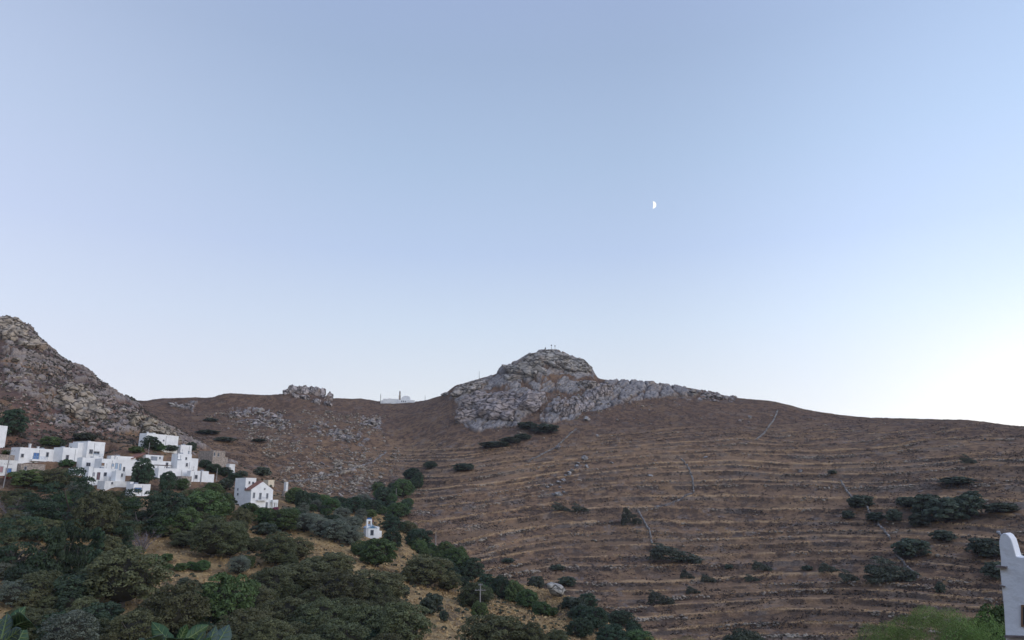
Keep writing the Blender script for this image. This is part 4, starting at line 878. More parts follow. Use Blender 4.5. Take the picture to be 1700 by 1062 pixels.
outcrop('rock_outcrop', 'broad fan-shaped grey slab below the summit on the left', fill([(765, 672), (795, 660), (835, 662), (860, 650), (885, 658), (900, 668), (880, 685), (850, 700), (805, 708), (768, 698)], 30, 40, 28, -8, 2) + fill([(860, 625), (890, 622), (915, 640), (880, 650)], 8, 30, 15, 15, 21), 'far', 2)
cells = []
for i, u in enumerate(np.linspace(1000, 1150, 15)):
    cells.append((u, 652 + (u - 1000) * .03 + (i % 3), 15, 30 - abs(u - 1060) * .09, 16 if u > 1040 else 30))
cells += fill([(912, 695), (930, 672), (965, 660), (1000, 645), (1010, 668), (960, 682), (925, 696)], 18, 36, 19, -35, 3)
outcrop('rock_outcrop', 'long fluted grey cliff running right from below the summit', cells, 'far', 3, True)
outcrop('rock_outcrop', 'row of rounded grey rocks between the summit dome and fluted cliff', fill([(892, 638), (935, 633), (984, 641), (980, 647), (925, 648)], 9, 28, 12, 5, 4), 'far', 4)
outcrop('rock_outcrop', 'dark rocky shoulder on the skyline left of the summit', fill([(740, 656), (765, 643), (800, 634), (826, 626), (826, 634), (790, 645), (755, 658)], 14, 32, 12, -18, 5), 'far', 5)
cells = [(478, 652, 16, 16, 12), (486, 649, 16, 24, 14), (496, 647, 16, 28, 16), (506, 650, 16, 25, 18), (515, 652, 16, 27, 18), (525, 654, 16, 28, 20), (535, 657, 17, 30, 20), (544, 663, 17, 28, 24), (505, 662, 18, 12, 20), (528, 670, 18, 12, 20), (492, 659, 16, 12, 20), (545, 672, 14, 12, 20)]
outcrop('rock_outcrop', 'jagged grey crag of upright blocks on the skyline left of the monastery', cells, 'far', 6, True)
rb = random.Random(12)
ledges([(378, 688), (440, 680), (475, 700), (472, 717), (430, 708), (395, 698)], 46, 8, 5, 'one of the jagged grey rocks of the broken band above the village', 'rocks of the band above the village', 7)
ledges([(510, 703), (555, 708), (610, 732), (595, 740), (545, 722)], 34, 7, 4.5, 'one of the grey rocks of the second band below the jagged crag', 'rocks of the second band', 8)
ledges([(1150, 648), (1190, 656), (1225, 664), (1180, 666), (1150, 660)], 22, 10, 4.5, 'one of the low rocks at the far right end of the fluted cliff', 'rocks at the end of the cliff', 9)
ledges([(596, 692), (622, 697), (634, 708), (605, 708)], 12, 8, 6, 'one of the grey rocks of the small patch below the monastery', 'rocks below the monastery', 10)
ledges([(282, 670), (326, 672), (326, 680), (286, 677)], 10, 9, 3.5, 'one of the pale rocks near the left end of the far ridge', 'rocks at the left end of the ridge', 11)
# the rocky hill on the left
outcrop('rock_outcrop', 'pale ochre crags along the crest of the left rocky hill', fill([(0, 530), (25, 532), (45, 541), (76, 577), (104, 603), (98, 628), (60, 625), (30, 578), (0, 556)], 40, 26, 20, 25, 12), 'warm', 12)
outcrop('rock_outcrop', 'tall ochre rock rib descending the middle of the left rocky hill', fill([(95, 615), (118, 622), (130, 650), (155, 665), (180, 680), (170, 705), (125, 700), (98, 668)], 30, 24, 20, 15, 13), 'warm', 13)
outcrop('rock_outcrop', 'grey blocks on the lower crest of the left rocky hill', fill([(104, 601), (142, 615), (172, 638), (205, 661), (216, 676), (190, 680), (150, 655), (120, 630)], 36, 18, 12, 25, 14), 'warm', 14)
outcrop('rock_outcrop', 'pale rock faces at the left edge of the photo', fill([(0, 548), (28, 575), (38, 598), (20, 612), (0, 605)], 20, 17, 14, 10, 15), 'warm', 15)
outcrop('rock_outcrop', 'rocky nose at the right foot of the left rocky hill', fill([(215, 685), (240, 695), (290, 722), (300, 735), (250, 722), (215, 705)], 36, 20, 12, 25, 16), 'warm', 16)
# boulders
M_stone_pale = rockmat('pale_granite', (.33, .31, .275), .35)
bo = boulder(923, 993, 34, 26, 'near', 'big pale angular boulder leaning on the crest of the near slope', None, rng=random.Random(5)); V, Fq = rock_verts(3, 977, 26, .05); V = V * np.array([1.0, .8, .75]); bo.data = bpy.data.meshes.new('boulder'); _np_mesh(bo.data, V, Fq); bo.data.materials.append(M_stone_pale); bo.rotation_euler = (.1, .62, .3); bo.scale = tuple(q * 1.4 for q in bo.scale); bo.location.z += 1.2
def scat(P, n, w0, w1, mset, lab, grp, far=None):
    xs = [p[0] for p in P]; ys = [p[1] for p in P]; k = 0
    while k < n:
        u = rb.uniform(min(xs), max(xs)); v = rb.uniform(min(ys), max(ys))
        if not inpoly(np.array([u]), np.array([v]), P)[0]: continue
        w = w0 + (w1 - w0) * rb.random() ** 2.2; boulder(u, v, w, w * rb.uniform(.55, .85), mset, lab, grp, far, rb); k += 1
scat([(60, 600), (215, 672), (330, 740), (300, 745), (230, 715), (170, 728), (60, 725), (0, 690), (0, 620)], 70, 4, 13, 'warm', 'one of the pale ochre boulders strewn on the left rocky hill', 'boulders on the left rocky hill')
scat([(490, 775), (560, 768), (635, 800), (648, 832), (600, 836), (530, 812), (480, 800)], 75, 3, 9, 'far', 'one of the grey boulders of the scree right of the gabled house', 'boulders of the scree')
scat([(480, 745), (560, 730), (650, 760), (640, 790), (560, 765), (500, 770)], 24, 2.5, 6, 'far', 'one of the small grey stones on the far slope above the scree', 'stones above the scree', 'far')
scat([(340, 690), (500, 680), (560, 720), (520, 750), (420, 735)], 26, 2.5, 6, 'far', 'one of the small pale stones around the broken rock band', 'stones around the broken rock band', 'far')
scat([(990, 668), (1300, 672), (1330, 700), (1100, 705), (960, 700)], 16, 3, 6, 'far', 'one of the lone pale stones on the dark slope under the fluted cliff', 'stones under the fluted cliff', 'far')
for (u, v, w, h, lab) in ((974, 698, 12, 9, 'pale boulder just below the fluted cliff'), (971, 762, 11, 9, 'square pale boulder at the top of the rubble line'), (974, 776, 6, 8, 'upright pale stone in the rubble line'),
        (928, 822, 13, 8, 'flat pale boulder at the foot of the rubble line'), (926, 744, 12, 6, 'pale rock on the upper terrace left of the rubble line'), (1080, 790, 9, 4, 'low pale stone on the middle terraces'),
        (1172, 760, 9, 5, 'pale boulder right of the curved wall'), (1245, 694, 6, 6, 'pale boulder near the upper field wall'), (992, 724, 5, 5, 'small round boulder under the fluted cliff slope'), (1329, 783, 7, 5, 'white stones on the middle right terraces'),
        (1015, 769, 7, 4, 'small pale stone right of the rubble line'), (1636, 730, 5, 4, 'lone pale boulder high on the right slope')): boulder(u, v, w, h, 'near', lab, 'pale boulders on the terraces', 'far')
for i, (u, v) in enumerate([(962, 770), (955, 775), (950, 782), (944, 786), (939, 790), (936, 798), (927, 801), (918, 806), (908, 810), (946, 789), (932, 810), (934, 818), (921, 822)]):
    boulder(u + rb.uniform(-2, 2), v, rb.uniform(5, 9), rb.uniform(4, 6), 'near', 'one of the pale stones of the rubble line on the terraced slope', 'stones of the rubble line', 'far', rb)
# dry stone field walls
def fieldwall(pts, label, wpx=3.2, cross=False):
    P3 = [gp(u, v, 'far')[0] for (u, v) in pts]; rng = np.random.default_rng(len(label)); VV = []; FF = []; n = 0; V0, F0 = ICO[2]
    for a, b in zip(P3[:-1], P3[1:]):
        L = np.linalg.norm(b - a); k = max(2, int(L / .55))
        for i in range(k):
            q = a + (b - a) * (i + rng.uniform(-.3, .3)) / k; z = zat(q[0], q[1])
            if rng.uniform() < .06: continue
            for lay_ in range(2):
                s = np.array([rng.uniform(.28, .5), rng.uniform(.25, .4), rng.uniform(.22, .42)])
                V = rock_verts(2, int(rng.integers(1, 9999)), 5, .05)[0] * s + np.array([q[0] + rng.normal(0, .12), q[1] + rng.normal(0, .12), z + .15 + .45 * lay_]); VV.append(V); FF.append(F0 + n); n += len(V)
    tag(mk('dry_stone_wall', np.concatenate(VV), np.concatenate(FF), M_rock), label, 'stone wall', 'dry stone field walls')
fieldwall([(1291, 682), (1283, 700), (1270, 718), (1256, 731)], 'dry stone field wall climbing to the skyline on the right slope')
fieldwall([(1131, 763), (1143, 778), (1150, 795), (1152, 818)], 'curved dry stone field wall in the middle of the terraces')
fieldwall([(1150, 820), (1128, 831), (1105, 840), (1085, 844)], 'low stone wall slanting left from the foot of the curved wall')
fieldwall([(1058, 846), (1067, 862), (1078, 880), (1083, 903)], 'short dry stone wall beside a dark shrub on the terraces')
fieldwall([(1396, 799), (1414, 826), (1436, 838), (1443, 852), (1470, 885), (1478, 897)], 'long dry stone wall running down left of the thicket')
fieldwall([(1484, 915), (1500, 934), (1525, 962)], 'dry stone wall running down past the big wind-combed shrub')
fieldwall([(880, 765), (905, 752), (925, 742), (945, 722), (957, 712)], 'faint stone wall slanting up under the dark shrubs')
fieldwall([(480, 800), (520, 795), (575, 783), (620, 768), (640, 752)], 'pale stone wall crossing the scree below the far slope')
# ------------------------------------------------------------------ trees and shrubs: (u, base v, width px, height px, kind)
TREES = [
 (200,1016,150,112,'oak'),(285,1068,125,105,'oak'),(372,1058,112,112,'green'),(112,1100,112,92,'olive'),(18,1012,70,50,'olive'),(45,1075,80,60,'oak'),(20,955,110,98,'pine'),(62,965,46,92,'cyp'),(84,964,34,98,'cyp'),(104,960,32,94,'cyp'),
 (124,960,34,84,'cyp'),(146,955,40,80,'cyp'),(200,930,34,56,'cyp'),(172,938,70,52,'oak'),(60,1008,90,60,'oak'),(118,1012,90,62,'dark'),(235,920,64,50,'dead'),(15,866,62,48,'dead'),(112,890,112,112,'pine'),(58,872,76,66,'pine'),
 (155,900,84,90,'oak'),(225,895,100,84,'pine'),(275,890,80,80,'dark'),(45,815,66,36,'green'),(92,820,60,44,'oak'),(128,842,60,46,'olive'),(175,858,72,44,'oak'),(28,843,60,32,'oak'),(233,818,46,54,'dark'),(276,820,32,42,'dark'),
 (205,856,60,34,'green'),(302,816,26,24,'green'),(335,872,92,62,'green'),(300,895,72,56,'green'),(365,862,56,48,'green'),(322,845,54,38,'oak'),(352,832,42,34,'green'),(374,815,25,22,'bush'),(374,850,32,34,'bush'),
 (352,932,92,76,'oak'),(382,930,70,64,'oak'),(400,880,40,40,'oak'),(412,858,42,24,'green'),(438,874,44,34,'green'),(470,886,70,44,'green'),(440,892,42,24,'bush'),(458,944,76,62,'oak'),(494,932,56,42,'oak'),
 (505,886,52,38,'olive'),(532,892,50,38,'olive'),(556,902,60,44,'olive'),(582,908,54,38,'olive'),(622,920,36,22,'olive'),(480,874,50,32,'green'),(548,876,40,24,'dark'),(580,880,40,24,'olive'),(520,872,40,22,'olive'),
 (626,944,74,56,'green'),(600,925,44,30,'green'),(500,852,34,42,'dark'),(518,842,36,28,'dark'),(488,838,40,32,'green'),(548,852,34,28,'green'),(566,868,38,28,'olive'),(586,854,42,30,'dark'),(612,856,42,30,'dark'),
 (602,842,36,22,'olive'),(560,842,36,20,'dark'),(535,838,30,20,'green'),(650,914,44,38,'dark'),(652,885,46,28,'dark'),(662,862,44,30,'green'),(636,836,38,30,'dark'),(668,830,44,38,'green'),(652,820,26,20,'dark'),(684,798,38,22,'dark'),(675,888,36,26,'oak'),
 (714,779,28,14,'dark'),(770,784,36,16,'bush'),(690,812,30,20,'green'),(645,850,30,20,'dark'),(625,848,30,20,'dark'),
 (692,915,44,40,'dark'),(740,938,44,44,'green'),(758,955,54,52,'green'),(784,968,48,42,'dark'),(808,985,42,34,'dark'),(832,996,36,44,'dark'),(852,1002,42,42,'green'),(876,1012,46,36,'green'),(898,1022,40,26,'green'),(915,1024,28,16,'gbush'),
 (708,978,94,62,'oak'),(745,985,44,36,'oak'),(788,1014,72,50,'oak'),(795,1030,32,34,'green'),(716,1024,44,40,'bush'),(737,1034,16,22,'bush'),(672,965,22,20,'bush'),(672,990,20,20,'bush'),
 (662,1082,112,86,'oak'),(605,1070,90,72,'oak'),(820,1092,130,74,'oak'),(880,1090,70,60,'oak'),(925,1090,60,48,'oak'),(500,990,124,60,'oak'),(560,1016,104,72,'oak'),(622,1006,112,66,'oak'),(448,1002,92,62,'oak'),(555,965,80,48,'oak'),
 (470,1054,94,62,'oak'),(532,1064,112,72,'oak'),(408,1075,104,68,'oak'),(342,1095,100,60,'oak'),(440,1095,92,70,'oak'),(560,1100,112,72,'oak'),(500,1110,100,60,'oak'),(640,1110,90,60,'oak'),(220,1085,100,70,'oak'),(165,1060,90,60,'dark'),
 (975,1012,42,28,'dark'),(955,1012,32,22,'olive'),(988,1050,60,42,'dark'),(1030,1042,52,28,'dark'),(1052,1056,36,26,'dark'),(965,1062,50,40,'dark'),(1015,1080,70,44,'dark'),(1060,1075,60,30,'green'),
 (890,980,32,24,'bush'),(942,974,30,18,'bush'),(925,948,24,10,'bush'),(843,936,22,9,'bush'),(932,852,32,14,'wind'),(964,853,28,13,'wind'),(1050,874,34,28,'wind'),(1128,940,96,28,'wind'),(1100,1006,46,22,'wind'),
 (1142,962,24,14,'wind'),(1178,968,26,13,'wind'),(1152,987,24,12,'wind'),(1268,950,36,16,'wind'),(1250,966,26,11,'wind'),(1378,952,34,15,'wind'),(1412,968,34,20,'wind'),(1490,972,94,40,'wind'),(1462,972,48,20,'wind'),
 (1515,930,62,36,'bush'),(1562,987,16,22,'bush'),(1430,848,48,24,'bush'),(1408,863,24,16,'bush'),(1455,868,32,18,'bush'),(1485,870,28,24,'bush'),(1530,876,44,28,'bush'),(1508,846,38,22,'bush'),(1540,856,54,40,'bush'),(1575,872,66,46,'bush'),
 (1610,864,50,48,'bush'),(1616,834,28,18,'bush'),(1568,902,38,20,'bush'),(1665,856,54,20,'bush'),(1590,810,50,15,'bush'),(1610,771,28,15,'wind'),(1638,930,56,36,'bush'),(1655,964,44,32,'bush'),(1382,788,16,8,'bush'),(1500,838,24,14,'bush'),
 (820,747,54,12,'bush'),(846,740,40,13,'bush'),(868,732,30,12,'bush'),(876,716,40,14,'bush'),(905,722,50,18,'bush'),(1340,948,20,9,'bush'),(1210,945,16,8,'bush'),
 (15,738,52,52,'dark'),(83,744,38,20,'green'),(100,743,18,16,'dark'),(140,734,40,16,'bush'),(248,748,34,26,'dark'),(262,750,26,14,'gbush'),(316,752,20,20,'dark'),(340,778,28,16,'dark'),(354,787,32,18,'dark'),(372,792,32,18,'dark'),(388,800,28,16,'dark'),(402,792,20,12,'bush'),
 (436,792,28,18,'bush'),(226,754,24,14,'gbush'),(280,752,30,14,'bush'),(110,776,24,14,'gbush'),(350,700,24,7,'bush'),(372,735,34,9,'bush'),(345,722,40,8,'bush'),(430,735,24,6,'bush'),(12,756,18,10,'gbush'),
 (302,912,56,30,'oak'),(345,905,50,34,'green'),(420,918,40,30,'oak'),(255,940,26,22,'gbush'),(275,935,26,18,'gbush'),(318,947,26,14,'gbush'),(336,950,30,22,'green'),(300,949,24,16,'gbush'),(275,948,22,12,'gbush'),(305,971,20,12,'bush'),(322,972,16,10,'bush'),(395,958,50,36,'olive'),(410,945,30,24,'green'),
 (500,868,24,20,'dark'),(700,885,14,8,'bush'),(712,890,16,9,'bush'),(478,948,40,30,'oak'),(520,958,60,34,'oak'),(640,1035,70,44,'oak'),(580,1045,80,50,'oak'),(700,1045,22,14,'gbush'),(420,1030,80,60,'oak'),(330,1010,60,44,'dark'),(75,905,60,44,'oak'),(30,885,60,36,'olive'),
]
for T in TREES:
    u, vb, w, h, k = T
    far = 'far' if (k in ('wind',) or (k == 'bush' and (u > 800 or vb < 800) and not (u < 450 and vb > 725))) else None
    if (u, vb) in ((684, 798), (714, 779), (770, 784)): far = 'far'
    plant(u, vb, w, h, k, far)
# fill of small trees and bushes where the wood is closed
rt = random.Random(77)
ZN = [([(0, 835), (60, 835), (200, 868), (300, 872), (400, 888), (390, 910), (200, 900), (0, 900)], 52, (30, 52), ('oak', 'green', 'dark', 'oak')),
      ([(470, 850), (600, 855), (650, 890), (640, 905), (520, 890), (470, 880)], 16, (22, 34), ('olive', 'olive', 'green', 'dark')),
      ([(0, 980), (160, 985), (300, 1050), (700, 1040), (720, 1090), (0, 1090)], 40, (44, 76), ('oak', 'oak', 'dark')),
      ([(0, 880), (130, 900), (215, 925), (215, 975), (0, 985)], 9, (34, 56), ('oak', 'dark', 'dark', 'olive')),
      ([(490, 838), (620, 845), (640, 860), (600, 862), (500, 855)], 14, (18, 30), ('dark', 'olive', 'green')),
      ([(415, 980), (640, 985), (650, 1030), (430, 1040)], 14, (44, 66), ('oak',)),
      ([(690, 905), (780, 950), (900, 1010), (890, 1022), (760, 975), (690, 925)], 22, (20, 34), ('dark', 'green', 'dark')),
      ([(940, 1000), (1010, 1035), (1075, 1058), (1060, 1075), (980, 1062), (940, 1020)], 14, (22, 36), ('dark', 'bush')),
      ([(615, 815), (700, 790), (690, 830), (670, 880), (640, 880)], 12, (18, 30), ('dark', 'green'))]
for P, n, (w0, w1), ks in ZN:
    k = 0; xs = [p[0] for p in P]; ys = [p[1] for p in P]
    while k < n:
        u = rt.uniform(min(xs), max(xs)); v = rt.uniform(min(ys), max(ys))
        if not inpoly(np.array([u]), np.array([v]), P)[0] or (596 < u < 640 and 878 < v < 925): continue
        w = rt.uniform(w0, w1); plant(u, v, w, w * rt.uniform(.6, .85), rt.choice(ks)); k += 1
# creepers by the houses
def patch_of(u, v, w, h, m, name, label, cat):
    V, Fq = crown('bush', 5, 1500); p, r = gp(u, v); s = pxm_at(p); me = bpy.data.meshes.new(name); _np_mesh(me, V, Fq); me.materials.append(m)
    o = bpy.data.objects.new(name, me); COL.objects.link(o); o.location = tuple(p); o.scale = (w * s, w * s * .6, h * s); tag(o, label, cat)
patch_of(12, 797, 16, 12, M_red, 'red_creeper', 'rust red creeper beneath the leaning pole at the left edge', 'creeper')
patch_of(457, 848, 14, 7, M_bloom, 'bougainvillea', 'dark pink bougainvillea in front of the pillared porch', 'bougainvillea')
patch_of(617, 868, 8, 7, M_red, 'reddish_bush', 'small reddish bush behind the chapel bell tower', 'bush')
# near trees at the bottom right
def near_tree(name, label, at, W_, H_, m, kind, n, seed, cat='tree', bark=True, leaf=None):
    V, Fq = crown(kind, seed, n); me = bpy.data.meshes.new('crown'); _np_mesh(me, V, Fq); me.materials.append(m)
    g = zat(at[0], at[1]); r = empty(name, (at[0], at[1], g)); tag(r, label, cat); Ht = at[2] - g
    c = bpy.data.objects.new('crown', me); COL.objects.link(c); c.parent = r; c.location = (0, 0, Ht - H_); c.scale = (W_, W_, H_)
    t = bpy.data.objects.new('trunk', TRUNKS[seed % 4]); COL.objects.link(t); t.parent = r; s = (Ht - H_ * .3); t.scale = (max(2.0, W_ * .7), max(2.0, W_ * .7), s)
def at_px(u, v, r):
    x, y, z = [float(q) for q in pdir(u, v)]; k = r / math.hypot(x, y); return (x * k, y * k, z * k)
near_tree('willow_tree', 'tall feathery yellow green tree at the bottom right beside the near white house', at_px(1556, 966, 34), 6.0, 7.6, M_will, 'willow', 80000, 91)
near_tree('willow_tree', 'feathery tree between the tall willow and the near white house', at_px(1622, 990, 32), 4.2, 5.4, M_will, 'willow', 32000, 97)
near_tree('willow_tree', 'lower feathery yellow green tree left of the tall one at the bottom right', at_px(1482, 996, 33), 4.4, 5.0, M_will, 'willow', 46000, 92)
near_tree('evergreen_oak', 'dark green tree touching the corner of the near white house', at_px(1650, 990, 36), 3.4, 4.4, M_green, 'green', 9000, 93)
near_tree('evergreen_oak', 'dark round tree top at the bottom edge right of centre', at_px(1234, 1033, 95), 7.6, 7.0, M_bush, 'oak', 16000, 94)
near_tree('broom_shrub', 'yellow green bush top at the bottom edge centre', at_px(1150, 1049, 60), 6.0, 4.0, M_yel, 'willow', 15000, 95, 'shrub')
near_tree('broom_shrub', 'low yellow green bush top left of the other at the bottom edge', at_px(1085, 1052, 62), 4.4, 4.0, M_yel, 'willow', 9000, 96, 'shrub')

# ------------------------------------------------------------------ ground cover that nobody could count
def tufts(name, label, pts, sizes, m, far=True, blades=7, kind='stuff', cat=None, flat=.7):
    rng = np.random.default_rng(9); n = len(pts); P = np.repeat(pts, blades, 0); S = np.repeat(sizes, blades)
    d = rng.normal(0, 1, (len(P), 3)); d[:, 2] = np.abs(d[:, 2]) + .1; d /= np.linalg.norm(d, axis=1)[:, None]
    V, Fq = leaf_cards(P + d * S[:, None] * np.array([.5, .5, .5 * flat]), d, 1.0, rng, .35)
    # scale each card by its own size
    Vc = V.reshape(-1, 4, 3); C_ = Vc.mean(1, keepdims=True); Vc = C_ + (Vc - C_) * (S * .42)[:, None, None]
    o = mk(name, Vc.reshape(-1, 3), Fq, m); o['kind'] = 'stuff'; o['label'] = label; o['category'] = cat or name.replace('_', ' '); return o
def sample_cells(mask, n, seed):
    rng = np.random.default_rng(seed); ii, jj = np.nonzero(mask); k = rng.choice(len(ii), n); i = ii[k]; j = jj[k]
    w = rng.uniform(0, 1, n); i2 = np.minimum(i + 1, I - 1); j2 = np.minimum(j + 1, J - 1); w2 = rng.uniform(0, 1, n)
    def q(Aq): return (Aq[i, j] * (1 - w) + Aq[i2, j] * w) * (1 - w2) + (Aq[i, j2] * (1 - w) + Aq[i2, j2] * w) * w2
    return np.stack([q(TX), q(TY), q(TZ)], 1)
inview = (PU > -60) & (PU < 1760) & (rowi < seg0[11]) & (np.abs(azs)[None] < .72)
mk_far = inview & far_hill & (RM < .3) & (fbm(TX / 6, TY / 6, 5, 3) > .5)
p = sample_cells(mk_far, 42000, 1); tufts('heath_scrub', 'low dark heath cushions dotted all over the far terraced hillside', p, RNG.uniform(.2, .6, len(p)), mat('heath_scrub', (.078, .052, .038), .9, nscale=.25, namp=.3), blades=5)
wf = inview & far_hill & (tmask > .3) & (frac > .04) & (frac < .30) & (fbm(TX / 12, TY / 12 + li * 5, 7, 3) > .53)
p = sample_cells(wf, 9500, 11); tufts('terrace_scrub', 'brown and purple heath growing along the foot of the terrace walls', p, RNG.uniform(.25, .8, len(p)), mat('terrace_scrub', (.082, .060, .044), .9, nscale=.12, namp=.45), blades=5)
wl = inview & far_hill & (tmask > .3) & (frac > .80) & (fbm(TX / 12, TY / 12 + li * 5, 8, 3) > .50)
p = sample_cells(wl, 19000, 12); tufts('terrace_grass', 'dry golden grass hanging over the terrace edges', p, RNG.uniform(.2, .5, len(p)), mat('terrace_grass', (.44, .29, .15), .9, nscale=.12, namp=.3), blades=4)
wsn = inview & far_hill & (tmask > .3) & (frac > .02) & (frac < .14) & (fbm(TX / 16, TY / 16 + li * 3, 9, 3) > .58); ps = sample_cells(wsn, 4200, 13)
mk_n = inview & near_hill & (rowi > seg0[2]) & (rowi < seg0[7])
p = sample_cells(mk_n & (PV > 850), 34000, 2); tufts('dry_grass', 'dry golden grass tufts covering the near slope', p, RNG.uniform(.2, .55, len(p)), M_dry, blades=5, flat=1.2)
mk_l = inview & near_hill & (PV < 745) & (rowi > seg0[4]) & (rowi < seg0[7]) & (fbm(TX / 7, TY / 7, 15, 3) > .48)
p = sample_cells(mk_l, 6000, 5); tufts('hill_scrub', 'dark green and brown low scrub growing between the rocks of the left hill', p, RNG.uniform(.35, 1.0, len(p)), mat('hill_scrub', (.070, .060, .045), .9, nscale=.15, namp=.4), blades=7)
p = sample_cells(mk_n & (fbm(TX / 5, TY / 5, 6, 3) > .52), 3500, 3); tufts('low_undergrowth', 'low dark undergrowth among the trees of the near slope', p, RNG.uniform(.4, 1.0, len(p)), mat('undergrowth', (.055, .060, .035), .9, nscale=.4, namp=.3), blades=8)

# loose stones past the boulders that stand alone
def stones(P, n, far, w0, w1, seed):
    rng = np.random.default_rng(seed); xs = [q[0] for q in P]; ys = [q[1] for q in P]; out = []
    while len(out) < n:
        u = rng.uniform(min(xs), max(xs)); v = rng.uniform(min(ys), max(ys))
        if not inpoly(np.array([u]), np.array([v]), P)[0]: continue
        if fbm(np.array([u / 14.]), np.array([v / 9.]), 7, 3)[0] < .47: continue
        p, r = gp(u, v, far); out.append((p, pxm_at(p) * (w0 + (w1 - w0) * rng.random() ** 3)))
    return out
S = stones([(60, 600), (215, 672), (330, 735), (400, 775), (300, 750), (230, 718), (170, 730), (60, 725), (0, 690), (0, 620)], 600, None, 1.6, 7, 1) + stones([(480, 770), (560, 762), (635, 785), (655, 832), (600, 840), (520, 815), (470, 800)], 1100, None, 1.4, 7.5, 2) \
  + stones([(430, 740), (560, 715), (670, 745), (650, 790), (560, 770), (460, 790)], 800, 'far', 1.4, 6, 3) + stones([(330, 685), (500, 680), (640, 690), (640, 735), (420, 740)], 900, 'far', 1.4, 6, 4) + stones([(700, 700), (1680, 700), (1680, 960), (800, 960)], 420, 'far', 1.2, 4, 5) + stones([(880, 640), (1000, 630), (1160, 660), (960, 700), (860, 730), (740, 690)], 300, 'far', 2, 6, 6)
S = S + [(q, float(s_)) for q, s_ in zip(ps, RNG.uniform(.4, 1.3, len(ps)))]
RB = [rock_verts(2, 500 + k, 8, .08)[0] for k in range(12)]; VV = []; FF = []; n0 = 0; rg_ = np.random.default_rng(4)
for k, (p, s) in enumerate(S):
    a = rg_.uniform(0, 6.28); c_, s_ = math.cos(a), math.sin(a); V = RB[k % 12] * np.array([.55, .55, .42]) * s; V = V @ np.array([[c_, -s_, 0], [s_, c_, 0], [0, 0, 1]]).T
    VV.append(V + p + np.array([0, 0, s * .15])); FF.append(ICO[2][1] + n0); n0 += len(V)
o = mk('loose_stones', np.concatenate(VV), np.concatenate(FF), M_rock_warm); tag(o, 'countless small loose stones of the scree and rocky slopes', 'stones', None, 'stuff')

